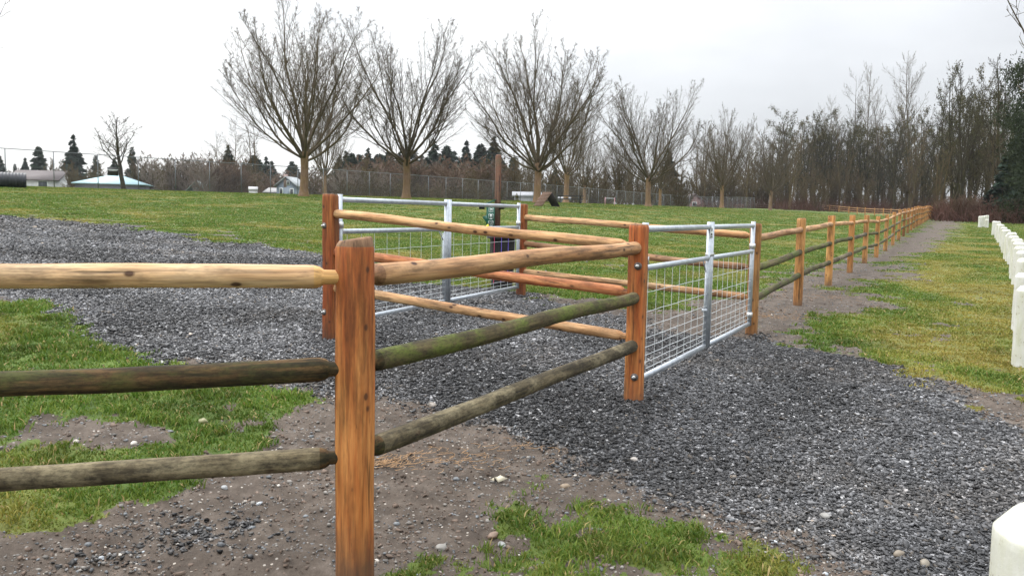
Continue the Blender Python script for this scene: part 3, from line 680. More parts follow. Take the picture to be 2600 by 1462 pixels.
# --- the long fence
SPO = [(2017,549,13.2),(2093,542,16.2),(2145,541,19.6),(2181,540.5,23.3)]
Fp = [PO['p2']] + [at(*p) for p in SPO]
last = at(2357, 527.5, 115); z = 23.3; n = 26
a = Fp[-1]
for i in range(1, n + 1):
    t = i / n; q = a + (last - a) * t; gz = h1(q[0], q[1]) + 1.40; Fp.append(np.array([q[0], q[1], gz + .03 * math.sin(i * 5.1)]))
root = empty('rail_fence', (Fp[1][0], Fp[1][1], h1(*Fp[1][:2])), 'long three-rail log fence receding beside the dirt path to the woods', 'fence')
pms = [post_mesh(40 + i, .135, 1.9, mat=M['post_yellow'], detail=24) for i in range(4)]
rms = {}
for i, m in enumerate(('rail_tan', 'rail_moss', 'rail_grey', 'rail_brown')): rms[m] = rail_mesh(3.0, 50 + i, .094, False, False, M[m], k=12, bow=.01)
LR = [None]
for i, p in enumerate(Fp[1:]): 
    lo = obj('post', pms[i % 4], root, Matrix.Translation(p) @ Matrix.Rotation(FA + .15 * math.sin(i * 3.3) + (i % 2) * math.pi / 2, 4, 'Z'))
def shared_rail(root, a, b, mk, roll, s=1.0):
    d = unit(b - a); a = a + d * .04; b = b - d * .04; L = float(np.linalg.norm(b - a))
    m = axis_matrix(a, b, roll) @ Matrix.Diagonal((L / 3.0, s, s, 1)); o = obj('rail', rms[mk], root, m); return o
for i in range(len(Fp) - 1):
    for j, dz in enumerate((.185, .56, .94)):
        mk = 'rail_tan' if j == 0 else ('rail_moss' if (i + j) % 4 else 'rail_grey')
        if i == 0 and j == 0: mk = 'rail_brown'
        if j == 1 and i in (9, 10): mk = 'rail_brown'
        q = .012 * math.sin(i * 2.3 + j)
        shared_rail(root, dn(Fp[i], dz + q), dn(Fp[i + 1], dz - q * .6), mk, i * 1.1 + j, 1 + .06 * math.sin(i * 1.9 + j * 2))
# --- far cross fence
fx = [2357,2330,2306,2283,2263,2241,2222,2200,2176,2156,2135,2110,2086,2061,2041,2022,2008]
cr = []
for i, q in enumerate(fx):
    t = i / (len(fx) - 1); zz = 1 / (1 / 116 + (1 / 205 - 1 / 116) * t); p = at(q, 540, zz); cr.append(np.array([p[0], p[1], h1(p[0], p[1]) + 1.4]))
root = empty('rail_fence', (cr[8][0], cr[8][1], h1(*cr[8][:2])), 'distant orange log fence crossing the far edge of the field', 'fence')
for i, p in enumerate(cr):
    obj('post', pms[i % 4], root, Matrix.Translation(p) @ Matrix.Scale(1.25, 4, (1, 0, 0)) @ Matrix.Scale(1.25, 4, (0, 1, 0)))
    if i:
        for j, dz in enumerate((.2, .6, 1.0)): shared_rail(root, dn(cr[i-1], dz), dn(p, dz), 'rail_tan' if j != 1 else 'rail_brown', i + j, 1.15)
# double pen of the far gate
ce = cr[-1]
root = empty('fence_pen', (ce[0], ce[1], h1(*ce[:2])), 'small far orange log gate pen at left end of the cross fence', 'fence')
c2 = [at(q, 540, zz) for q, zz in ((1990, 214), (1972, 212), (1975, 222), (2003, 224))]; c2 = [np.array([p[0], p[1], h1(p[0], p[1]) + 1.5]) for p in c2]
for i, p in enumerate(c2):
    obj('post', pms[i % 4], root, Matrix.Translation(p) @ Matrix.Scale(1.5, 4, (1, 0, 0)) @ Matrix.Scale(1.5, 4, (0, 1, 0)))
    for j, dz in enumerate((.2, .6, 1.0)): shared_rail(root, dn(c2[i-1], dz), dn(p, dz), 'rail_tan', i + j, 1.3)
# small grey board fence left of it
root = None
gpz = [at(q, 535, zz) for q, zz in ((1901, 190), (1936, 196), (1965, 204))]; gpz = [np.array([p[0], p[1], h1(p[0], p[1])]) for p in gpz]
root = empty('board_fence', gpz[1], 'short weathered grey two-rail fence at the end of the chain-link', 'fence')
for i, p in enumerate(gpz):
    obj('post', MB().box((0, 0, .6), (.22, .2, 1.25)).mesh('post', M['bark_pale']), root, Matrix.Translation(p))
    if i:
        for z in (.55, 1.05): obj('rail', MB().beam(gpz[i-1] + [0, -.12, z], p + [0, -.12, z], .05, .16).mesh('rail', M['bark_pale']), root)
# ------------------------------------------------------------------ gates
def gate(pa, pb, ta, tb, label, hinge_at_a, sticker=False, wires=9, colour=None):
    """one tube-framed leaf; pa, pb = top corners (hinge end, meeting end) in the world"""
    pa = np.array(pa); pb = np.array(pb); u = unit(pb - pa); L = float(np.linalg.norm(pb - pa)); Hh = 1.255
    hin, meet = (pa, pb)
    root = empty('farm_gate', (hin[0], hin[1], hin[2] - Hh), label, 'gate', 'galvanised mesh gates of the dog pen')
    r = .0255
    def pt(s, d): return pa + u * s + np.array([0, 0, -d])
    f = MB()
    f.tube([pt(r, -.02), pt(r, Hh)], r * 1.05, 14); f.tube([pt(L - r, -.02), pt(L - r, Hh)], r * 1.05, 14)
    obj('stile', MB().tube([pt(r, -.03), pt(r, Hh)], r * 1.05, 16).mesh('stile', M['steel'], False), root)
    obj('stile', MB().tube([pt(L - r, -.03), pt(L - r, Hh)], r * 1.05, 16).mesh('stile', M['steel'], False), root)
    obj('top_rail', MB().tube([pt(r * 1.9, .022), pt(L - r * 1.9, .022)], r, 16).mesh('top_rail', M['steel'], True), root)
    obj('middle_rail', MB().tube([pt(r * 1.9, .335), pt(L - r * 1.9, .335)], r * .95, 16).mesh('middle_rail', M['steel'], True), root)
    obj('bottom_rail', MB().beam(pt(r * 1.9, Hh - .022), pt(L - r * 1.9, Hh - .022), .03, .044).mesh('bottom_rail', M['steel']), root)
    w = MB(); y0 = .335; y1 = Hh - .03
    for i in range(wires):
        s = L * (i + .6) / (wires + .2); w.tube([pt(s, y0), pt(s, y1)], .0025, 6, False)
    for fr in (.225, .405, .545, .65, .735, .81, .875, .935): 
        d = y0 + (y1 - y0) * fr; n = 9
        w.tube([pt(r * 2 + (L - 4 * r) * i / n, d) + np.array([.0042, -.002, .002 * math.sin(i * 2.1 + fr * 9)]) for i in range(n + 1)], .0025, 6, False)
    obj('wire_mesh', w.mesh('wire_mesh', M['wire']), root)
    # hinge eyes
    for d in (.27, 1.12):
        h = MB().tube([pt(r, d - .03), pt(r, d + .03)], r * 1.45, 14).tube([pt(r, d), pt(-.075, d)], .009, 8).tube([pt(-.03, d - .022), pt(-.03, d + .03)], .013, 10)
        obj('hinge', h.mesh('hinge', M['bolt']), root)
    # latch collar at the meeting stile
    lt = MB().box(pt(L - r, .30), (.06, .05, .032)).box(pt(L - r, .47), (.05, .045, .012))
    obj('latch', lt.mesh('latch', M['bolt']), root)
    if sticker:
        side = np.array([-.86, -.5, 0]) * (r * 1.12)
        n = np.array([.50, -.86, 0])
        c = pt(L - r, .075) + n * (r * 1.15); ux = np.array([.86, .5, 0])
        st = obj('sticker', MB().box(c, (.034, .0015, .11), np.stack([ux, n, [0, 0, 1]], 1)).mesh('sticker', M['white_mark']), root)
        mk = MB()
        mk.box(c + n * .0015 + [0, 0, .028], (.010, .001, .038), np.stack([ux, n, [0, 0, 1]], 1)).box(c + n * .0015 + ux * .009 + [0, 0, .030], (.004, .001, .030), np.stack([ux, n, [0, 0, 1]], 1))
        mk.box(c + n * .0015 + [0, 0, -.018], (.018, .001, .020), np.stack([ux, n, [0, 0, 1]], 1)).box(c + n * .0015 + [0, 0, -.044], (.024, .001, .006), np.stack([ux, n, [0, 0, 1]], 1))
        obj('print', mk.mesh('print', M['dark_mark']), st)
    return root, pt, L, u
def side_pt(a, b, s):                  # point on line between posts, s metres from a
    u = unit((b - a)[:2]); return u * s
def leafpair(A, B, sinkA, sinkB, la, lb, sticker):
    uv = B - A; L = float(np.linalg.norm(uv)); u = uv / L
    a = dn(A + u * .125, sinkA); b = dn(B - u * .125, sinkB); m = a + (b - a) * .5
    off = np.array([u[1], -u[0], 0]) * .0
    g1 = gate(a + off, m - u * .016 + off, 0, 0, la, True, sticker)
    g2 = gate(b + off, m + u * .016 + off, 0, 0, lb, True, False)
    return g1, g2
G1 = leafpair(PO['p1'], PO['p2'], .018, .012, 'nearest mesh gate leaf with white sticker on its latch stile', 'gate leaf hung on the yellowish post by the path', True)
G2 = leafpair(PO['p3'], PO['p4'], .028, .020, 'far gate leaf hung on the left post behind corner post', 'far gate leaf standing in front of the black bin', False)
# little maker plates and the drop rod of the near gate
g, pt, L, u = G1[0]; n = np.array([.50, -.86, 0])
def plate(root, pt, u, s, w):
    c = pt(s, .022) + n * .0262; Rm = np.stack([u, n, np.cross(u, n)], 1)
    p = obj('plate', MB().box(c, (w, .001, .022), Rm).mesh('plate', M['white_mark']), root)
    obj('print', MB().box(c + n * .0012 + u * w * .12, (w * .55, .0008, .010), Rm).mesh('print', M['dark_mark']), p)
    obj('red_print', MB().box(c + n * .0012 - u * w * .34, (w * .2, .0008, .014), Rm).mesh('red_print', M['red_mark']), p)
plate(g, pt, u, L * .62, .13)
for (g, pt, L, u) in (G1[0], G2[0]):
    s = L - .15
    obj('drop_rod', MB().tube([pt(s + .05, .38), pt(s + .05, 1.16)], .009, 8).tube([pt(s - .06, .36), pt(s + .05, .47)], .007, 8).box(pt(s + .05, .86), (.05, .04, .03)).mesh('drop_rod', M['steel']), g)
g, pt, L, u = G2[1]
for s, c, nm in ((L * .115 + .02, (.12,.08,.62), 'blue'), (L * .225 + .02, (.12,.08,.62), 'blue'), (L * .335 + .02, (.62,.04,.14), 'red')):
    pass
# coloured sleeves where the verticals cross the bin
def sleeve(k, colour, nm):
    g, pt, L, u = G2[1]; s = L * (k + .6) / 9.2
    o = obj('wire_sleeve', MB().tube([pt(s, .40), pt(s, 1.12)], .0034, 6, False).mesh('wire_sleeve', plain(nm + '_sleeve', colour, .5, 0, .05)), g)
    o['label'] = nm + ' coloured upright wire'
sleeve(1, (.16,.10,.62), 'violet'); sleeve(2, (.16,.10,.62), 'violet'); sleeve(3, (.55,.05,.15), 'red')
# ------------------------------------------------------------------ bollards
def bollard_mesh(r=.13, h=.83):
    k = 28; prof = [(-h - .3, 1), (-.12, 1), (-.055, 1.0), (-.048, .985), (-.008, .74), (-.002, .70), (0, .60)]
    a = np.arange(k) * 2 * math.pi / k; V = []
    zz = []
    for i in range(len(prof) - 1):
        n = 8 if i == 0 else (3 if i in (1, 3) else 1)
        for j in range(n): zz.append((prof[i][0] + (prof[i+1][0] - prof[i][0]) * j / n, prof[i][1] + (prof[i+1][1] - prof[i][1]) * j / n))
    zz.append(prof[-1])
    V = np.array([[math.cos(t) * r * s * (1 + .012 * math.sin(3 * t + z * 6)), math.sin(t) * r * s, z + .003 * math.sin(5 * t)] for z, s in zz for t in a])
    m = len(zz); idx = np.arange(m * k).reshape(m, k)
    q = np.stack([idx[:-1], np.roll(idx[:-1], -1, 1), np.roll(idx[1:], -1, 1), idx[1:]], -1).reshape(-1, 4)
    c = len(V); V = np.concatenate([V, [[0, 0, .001]]]); t = np.stack([idx[-1], np.roll(idx[-1], -1), np.full(k, c)], 1)
    me = mesh_np('bollard', V, q, t, M['bollard'], True)
    return me
bme = bollard_mesh()
# (left edge px, top px, distance)
BO = [(2485,1262,1.78),(2558,726,8.4),(2561,640,10.9),(2563,625,12.6),(2560,612,14.6),(2554,603,16.8),(2546,595,19.2),(2539,588,22.0),(2531,580,25.5),(2524,574,29.5),(2518,570,33.5),
      (2512,568,37),(2504,563,41),(2497,556,45)]
BO[1] = (2562, 726, 8.4)
BO = BO[:2] + [b for i in range(2, len(BO) - 1) for b in ((BO[i], tuple((BO[i][k] + BO[i + 1][k]) / 2 for k in range(3))) if i % 2 else (BO[i],))] + BO[-1:]
BL = ['weathered white bollard with flaking brown specks nearest the camera', 'tall-looking white bollard cut by the right edge, standing on grass']
for i, (px, py, z) in enumerate(BO):
    p = at(px, py, z) + np.array([.13, 0, 0])
    if i == 0: p = at(px, 1290, z) + np.array([.165, 0, 0])
    if i: p[2] = h1(p[0], p[1]) + .82 + .045 * math.sin(i * 2.7)
    o = obj('bollard', bme, M=Matrix.Translation(p) @ Matrix.Rotation(R(1.3 * math.sin(i * 4.7)) if i > 1 else 0, 4, 'Y') @ Matrix.Rotation(i * 1.3, 4, 'Z'))
    lb = BL[i] if i < 2 else 'white bollard, %s behind the one cut by the right edge' % ORD[i - 2]
    if i == len(BO) - 1: lb = 'last white bollard of the long row, just before the gap'
    tag(o, lb, 'bollard', 'white bollards along the grass verge')
for i, (px, py, z) in enumerate([(2462,545,60),(2468,549,62),(2474,550,64),(2479,551,66),(2478,562,60)]):
    p = at(px, py, z) + np.array([.13, 0, 0]); p[2] = (h1(p[0], p[1]) + .83) if i < 4 else h1(p[0], p[1]) + .62
    o = obj('bollard', bme, M=Matrix.Translation(p))
    tag(o, ['leftmost white bollard of the far cluster beyond the gap','second white bollard from the left in the far cluster','third white bollard from the left in far cluster',
            'rearmost right white bollard of the far cluster','short white bollard standing in front of the far cluster'][i], 'bollard', 'white bollards along the grass verge')
# ------------------------------------------------------------------ waste station and bin
zb = 13.3
top = at(1254, 391, zb); x0, y0 = top[0], top[1]; gz = h1(x0, y0)
root = empty('waste_station', (x0, y0, gz), 'tall dark wooden post carrying a green dog-waste bag dispenser', 'dog waste station')
hp = top[2] - gz
pm = MB().box((0, 0, hp / 2 - .15), (.092, .092, hp + .29)); pm.poly(np.array([(-.046,-.046,0),(.046,-.046,0),(.046,.046,0),(-.046,.046,0),(-.03,-.03,.018),(.03,-.03,.018),(.03,.03,.018),(-.03,.03,.018)]) + [0, 0, hp - .005], [(0,1,5,4),(1,2,6,5),(2,3,7,6),(3,0,4,7),(4,5,6,7)])
obj('post', pm.mesh('post', M['post_sign']), root, Matrix.Translation((x0, y0, gz)) @ Matrix.Rotation(.12, 4, 'Z'))
def wpx(px, py, z=zb): return at(px, py, z)
bx = wpx(1234, 545, zb - .1); 
di = obj('dispenser', MB().box(bx, (.135, .11, .40)).mesh('dispenser', M['green_plastic']), root)
# pictograms on the dispenser: three framed signs
def frame(mb, c, w, h, t):
    f = np.array([0, -.001, 0])
    mb.box(c + [0, 0, h/2], (w, .002, t)).box(c - [0, 0, h/2], (w, .002, t)).box(c + [w/2, 0, 0], (t, .002, h)).box(c - [w/2, 0, 0], (t, .002, h))
fr = bx + np.array([.008, -.0565, 0]); mk = MB()
for j, dz in enumerate((.115, .005, -.105)):
    c = fr + np.array([0, 0, dz]); frame(mk, c, .070, .075, .005)
    if j == 0: mk.box(c + [.006, 0, .004], (.036, .002, .018)).box(c + [.018, 0, -.012], (.008, .002, .022)).box(c + [-.012, 0, -.014], (.022, .002, .007)).box(c + [-.014, 0, .018], (.012, .002, .012))
    if j == 1: mk.tube([c + [0, .001, .012], c + [0, -.001, .012]], .018, 12).box(c + [0, 0, -.014], (.010, .002, .022)).box(c + [0, 0, -.043], (.03, .002, .006))
    if j == 2: frame(mk, c + [0, 0, -.002], .034, .030, .004)
mk.box(fr + [0, 0, -.158], (.06, .002, .007)).box(fr + [0, 0, -.170], (.05, .002, .006))
obj('pictograms', mk.mesh('pictograms', M['white_mark']), di)
fl = MB(); a1, a2, a3, a4 = wpx(1213, 546, zb - .2), wpx(1235, 536, zb - .12), wpx(1236, 571, zb - .12), wpx(1226, 563, zb - .2)
b_ = np.array([.0, .03, 0]); fl.poly(np.array([a1, a2, a3, a4, a1 + b_, a2 + b_, a3 + b_, a4 + b_]), [(0,1,2,3),(7,6,5,4),(0,4,5,1),(1,5,6,2),(2,6,7,3),(3,7,4,0)])
obj('flap', fl.mesh('flap', M['green_plastic']), root)
rf = MB(); a1, a2 = wpx(1216, 517, zb - .25), wpx(1248, 504, zb); d_ = np.array([.0, .18, 0.0]); t_ = np.array([0, 0, .02])
rf.poly(np.array([a1, a2, a2 + d_, a1 + d_, a1 + t_, a2 + t_, a2 + d_ + t_, a1 + d_ + t_]), [(3,2,1,0),(4,5,6,7),(0,1,5,4),(1,2,6,5),(2,3,7,6),(3,0,4,7)])
obj('slanted_lid', rf.mesh('slanted_lid', M['green_plastic']), root)
for px in (1213, 1268): 
    c = wpx(px if px < 1230 else 1263, 519, zb + .02); obj('strap_roll', MB().tube([c - [.05, 0, 0], c + [.04, 0, 0]], [.05, .05], 14).mesh('strap_roll', M['black_plastic']), root)
yb = wpx(1226, 570, zb - .2); obj('scoop_handle', MB().tube([yb + [.02, 0, .03], yb + [-.03, 0, -.03]], .02, 8).mesh('scoop_handle', M['yellow']), root)
# bin
bc = ground_at(1262, 722); bz = h1(*bc)
root = empty('waste_bin', (bc[0], bc[1], bz), 'black plastic bin behind the far gate leaf, below the green dispenser', 'bin')
hB = .80
def bagm():
    g = np.random.default_rng(4); k = 28; zs = np.linspace(-.04, hB, 22); V = []
    for z in zs:
        for j in range(k):
            a = j * 2 * math.pi / k; t = z / hB
            s = (.165 + .030 * t) * (1 + .05 * float(vnoise(np.array(math.cos(a) * 3 + 5), np.array(z * 7 + math.sin(a) * 2), 4)))
            e = (abs(math.cos(a)) ** 4 + abs(math.sin(a)) ** 4) ** -.25; V.append([math.cos(a) * s * e, math.sin(a) * s * e, z])
    m = len(zs); idx = np.arange(m * k).reshape(m, k); q = np.stack([idx[:-1], np.roll(idx[:-1], -1, 1), np.roll(idx[1:], -1, 1), idx[1:]], -1).reshape(-1, 4)
    return mesh_np('body', V, q, None, M['black_plastic'], True)
obj('body', bagm(), root, Matrix.Translation((bc[0], bc[1], bz)) @ Matrix.Rotation(.2, 4, 'Z'))
lid = MB().box((0, 0, hB + .01), (.44, .44, .035)).poly([(-.2,-.2,hB+.026),(.2,-.2,hB+.026),(.2,.2,hB+.026),(-.2,.2,hB+.026),(-.1,-.1,hB+.08),(.1,-.1,hB+.08),(.1,.1,hB+.08),(-.1,.1,hB+.08)], [(0,1,5,4),(1,2,6,5),(2,3,7,6),(3,0,4,7),(4,5,6,7)])
obj('lid', lid.mesh('lid', M['black_plastic']), root, Matrix.Translation((bc[0], bc[1], bz)) @ Matrix.Rotation(.2, 4, 'Z'))
# ------------------------------------------------------------------ things in the field
# agility A-frame
zA = 60; top = at(1378, 483, zA)
def gpt(px, dy=0): p = at(px, 520, zA); return np.array([p[0], p[1] + dy, h1(p[0], p[1] + dy)])
root = empty('dog_ramp', gpt(1376), 'brown slatted A-frame dog ramp standing on the grass', 'dog ramp')
l0 = gpt(1341); hA = top[2]; ax = at(1367, 483, zA); apx = np.array([ax[0], ax[1] + .35, hA]); w_ = np.array([.66, 0, 0]); q4 = gpt(1389, .9); q3 = gpt(1411, .9)
def slab(c, t):
    c = [np.array(q) for q in c]; m = MB(); m.poly(np.array(c + [q + np.array(t) for q in c]), [(0,1,2,3),(7,6,5,4),(0,4,5,1),(1,5,6,2),(2,6,7,3),(3,7,4,0)]); return m
obj('ramp_board', slab([l0, l0 + w_, apx + w_, apx], (0, .05, -.03)).mesh('ramp_board', plain('ramp_wood', (.16,.085,.055), .8, 0, .25, 3)), root)
cl = MB()
for i in range(10):
    t = (i + .5) / 10; pa = l0 + (apx - l0) * t; cl.beam(pa + [0, -.02, .012], pa + w_ + [0, -.02, .012], .035, .032)
obj('cleats', cl.mesh('cleats', plain('pale_cleat_wood', (.40,.29,.23), .8)), root)
o = obj('ramp_board', slab([apx + [.05, .06, 0], apx + w_ + [0, .06, 0], q3, q4], (0, .05, .02)).mesh('ramp_board', plain('dark_ramp_wood', (.018,.014,.013), .9)), root); o['label'] = 'near-black rear ramp side'  # rear board gets a far darker colour than the front board
# bar jump
zJ = 76; pj = [at(q, 512, zJ) for q in (1522, 1546)]; root = empty('bar_jump', (pj[0][0], pj[0][1], h1(*pj[0][:2])), 'small pink and white hurdle bar standing near the chain-link', 'dog jump')
pk = plain('pink_paint', (.55,.30,.32), .5)
for p in pj: obj('upright', MB().tube([(p[0], p[1], h1(p[0], p[1]) - .1), (p[0], p[1], h1(p[0], p[1]) + .76)], .03, 8).mesh('upright', pk), root)
z1 = h1(pj[0][0], pj[0][1]) + .66; obj('bar', MB().tube([(pj[0][0], pj[0][1], z1), (pj[1][0], pj[1][1], z1)], .022, 8).mesh('bar', M['wire']), root)
# picnic table
zT = 80; pt_ = at(1434, 516, zT); gT = h1(pt_[0], pt_[1]); root = empty('picnic_table', (pt_[0], pt_[1], gT), 'dark low table standing just right of the ramp', 'table')
dw = plain('dark_table_wood', (.035,.033,.035), .7)
obj('tabletop', MB().box((0, 0, .72), (2.6, .75, .06)).mesh('tabletop', dw), root, Matrix.Translation((pt_[0], pt_[1], gT)))
for sx in (-1, 1): obj('leg', MB().beam((sx * 1.0, -.5, 0), (sx * 1.0, .2, .7), .08, .08).beam((sx * 1.0, .5, 0), (sx * 1.0, -.2, .7), .08, .08).mesh('leg', dw), root, Matrix.Translation((pt_[0], pt_[1], gT)))
for sy in (-1, 1): obj('bench_seat', MB().box((0, sy * .72, .42), (2.6, .26, .05)).mesh('bench_seat', dw), root, Matrix.Translation((pt_[0], pt_[1], gT)))
# corrugated tunnel
zP = 48.5; pe = at(66, 447, zP); gP = h1(pe[0], pe[1]); d_ = unit(np.array([-.86, -.50, 0])); rP = .46
cpt = np.array([pe[0], pe[1], gP + rP - .02]); rings = []; rad = []
for i in range(150):
    s = i * .04; rings.append(cpt + d_ * s); rad.append(rP * (1 + .035 * math.sin(s * 2 * math.pi / .17)))
V, q = tubes(np.array(rings)[None], np.array(rad)[None], 40); V2, q2 = tubes(np.array(rings)[None], np.array(rad)[None] * .93, 40)
idx0 = np.arange(40); cap = np.stack([idx0, np.roll(idx0, -1), np.roll(idx0, -1) + len(V), idx0 + len(V)], 1)
me = mesh_np('dog_tunnel', np.concatenate([V, V2]), np.concatenate([q, q2[:, ::-1] + len(V), cap]), None, M['pipe_plastic'], True)
me.transform(Matrix.Translation((-pe[0], -pe[1], -gP)))
tag(obj('dog_tunnel', me, M=Matrix.Translation((pe[0], pe[1], gP))), 'black corrugated plastic pipe lying on the grass at left edge', 'tunnel')
# dark lump
o = single_stone(168, 469, .62, (.012,.012,.012), 'small black lump on a greener tuft of the field', 'rock', 77, .42, 'rock')
# rock pile by the woods
for i, (px, py, d, c, lb) in enumerate([(2398,552,1.6,(.05,.05,.05),'dark boulder with pale top at the end of the path'), (2412,556,1.2,(.14,.14,.14),'grey boulder beside the darker one at path end'),
                                (2388,551,.8,(.07,.055,.04),'small brown boulder left of the dark one')]): single_stone(px, py, d, c, lb, 'boulder', 90 + i, .5, 'boulder')
# driftwood root mass on right
# dry leaf
lx, ly = ground_at(1250, 1210); lz = h1(lx, ly); lm = MB()
pts = []; 
lobes = [(0, .075), (40, .03), (75, .055), (110, .02), (150, .06), (200, .02), (240, .04), (300, .02)]
V = [[0, 0, .018]] + [[math.cos(R(a)) * r_ * .85, math.sin(R(a)) * r_ * .85, .010 + .02 * math.sin(a)] for a, r_ in lobes]
lm.poly(V, [(0, i + 1, (i + 1) % 8 + 1) for i in range(8)])
o = obj('dry_leaf', lm.mesh('dry_leaf', plain('dry_leaf', (.55,.50,.38), .7)), M=Matrix.Translation((lx, ly, lz)))
sm = o.modifiers.new('thickness', 'SOLIDIFY'); sm.thickness = .0015
tag(o, 'pale curled dead leaf on dirt above the centre grass', 'leaf')
# dried roots and straw by the post
def straw():
    g = np.random.default_rng(3); B = []
    for (px, py, sx, n) in ((1000,1168,.13,50), (965,1175,.06,50), (1150,1160,.18,40), (1290,1130,.15,14), (1960,800,.35,120), (2030,790,.5,70), (2060,748,.5,70)):
        c = ground_at(px, py)
        for i in range(n):
            p = c + g.normal(0, sx, 2) * np.array([1, .45]); a = g.normal(0, .7); L = g.uniform(.03, .13); z0 = h1(p[0], p[1]) + .004
            pts = [(p[0] + math.cos(a + .4 * k) * L * k / 3, p[1] + math.sin(a + .4 * k) * L * k / 3, z0 + .012 * math.sin(k) * g.random() + .003) for k in range(4)]; B.append(pts)
    V, q = tubes(np.array(B), np.full((len(B), 4), .0017), 3)
    return mesh_np('straw', V, q, None, plain('dry_straw', (.33,.20,.10), .8, 0, .3, 20), False)
tag(obj('straw', straw()), 'dry reddish straw and roots lying on the bare dirt', 'straw', kind='stuff')
# ------------------------------------------------------------------ chain-link fence
def chain():
    s0 = 3.05; n = 53; st = []
    root = empty('chain_link_fence', (L0[0], L0[1], h1(*L0)), 'long grey chain-link fence along the far side of the field', 'fence')
    pts = [L0 + LD * s0 * i for i in range(-6, n)]
    kink = pts[-1]; pts += [kink + unit(np.array([.25, .97])) * s0 * i for i in range(1, 6)] if False else []
    G = [np.array([p[0], p[1], h1(p[0], p[1])]) for p in pts]
    pm = MB().tube([(0, 0, -.1), (0, 0, 2.42)], .030, 8).mesh('post', M['chain_metal'], True)
    tops = []
    for g in G:
        obj('post', pm, root, Matrix.Translation(g)); tops.append(g + [0, 0, 2.42])
    obj('top_rail', MB().tube(tops, .026, 6).mesh('top_rail', M['chain_metal'], True), root)
    P = np.array(G); cum = np.arange(len(P)) * s0; Lt = cum[-1]; step = .13
    a = np.arange(0, Lt - 2.4, step); 
    def w(s, z): return np.stack([np.interp(s, cum, P[:, 0]), np.interp(s, cum, P[:, 1]), np.interp(s, cum, P[:, 2]) + z], -1)
    A = np.stack([w(a, 0.02), w(a + 2.4, 2.38)], 1); B = np.stack([w(a + 2.4, 0.02), w(a, 2.38)], 1)
    V, q = tubes(np.concatenate([A, B]), np.full((2 * len(a), 2), .0019), 3)
    obj('mesh_panel', mesh_np('mesh_panel', V, q, None, M['chain_metal']), root)
    return G
CG = chain()
# sign on it
p = at(292, 432, 58.0); 
root = empty('sign', (p[0], p[1], p[2] - .3), 'small black notice hanging on the chain-link fence', 'sign')
sR = Matrix.Rotation(math.atan2(LD[1], LD[0]), 4, 'Z')
pS = L0 + LD * 2.35 * 3.05; pS = np.array([pS[0] + .06 * LD[1], pS[1] - .06 * LD[0], p[2]])
root.location = pS
obj('panel', MB().box((0, 0, 0), (.80, .02, .58)).mesh('panel', M['dark_mark']), root, Matrix.Translation(pS) @ sR)
obj('white_stripe', MB().box((0, -.013, .13), (.78, .004, .035)).box((0, -.013, .06), (.60, .004, .02)).mesh('white_stripe', M['white_mark']), root, Matrix.Translation(pS) @ sR)
# ------------------------------------------------------------------ trees
def spawn(P, Rd, L, n, t0, t1, a0, a1, lf, rr, nseg, up, wig, g, rmin=.004, rend=.35, down=0):
    B, N, _ = P.shape
    t = t0 + (t1 - t0) * (np.arange(n)[None] + g.random((B, n))) / n
    f = t * (N - 1); i = np.clip(f.astype(int), 0, N - 2); fr = (f - i)[..., None]
    b = np.arange(B)[:, None]
    p = P[b, i] * (1 - fr) + P[b, i + 1] * fr; T = unit(P[b, i + 1] - P[b, i]); r = Rd[b, i] * (1 - fr[..., 0]) + Rd[b, i + 1] * fr[..., 0]
    ref = np.where(np.abs(T[..., 2:3]) > .9, np.array([1., 0, 0]), np.array([0, 0, 1.])); U = unit(np.cross(T, ref)); W = np.cross(T, U)
    ph = (np.arange(n)[None] * 2.4 + g.random((B, 1)) * 6.28 + g.normal(0, .5, (B, n)))[..., None]; an = g.uniform(a0, a1, (B, n))[..., None]
    d = T * np.cos(an) + (U * np.cos(ph) + W * np.sin(ph)) * np.sin(an)
    l = L[:, None] * lf(t) * g.uniform(.65, 1.2, (B, n))
    p = p.reshape(-1, 3); d = d.reshape(-1, 3); l = l.ravel(); r0 = np.maximum(np.minimum(r.ravel() * rr, r.ravel()), rmin)
    out = [p]
    for s in range(nseg):
        d = unit(d + np.array([0, 0, up]) + g.normal(0, wig, d.shape)); p = p + d * (l / nseg)[:, None]; out.append(p)
    Q = np.stack(out, 1); rs = r0[:, None] * np.linspace(1, rend, nseg + 1)[None]
    return Q, np.maximum(rs, rmin * .7), l
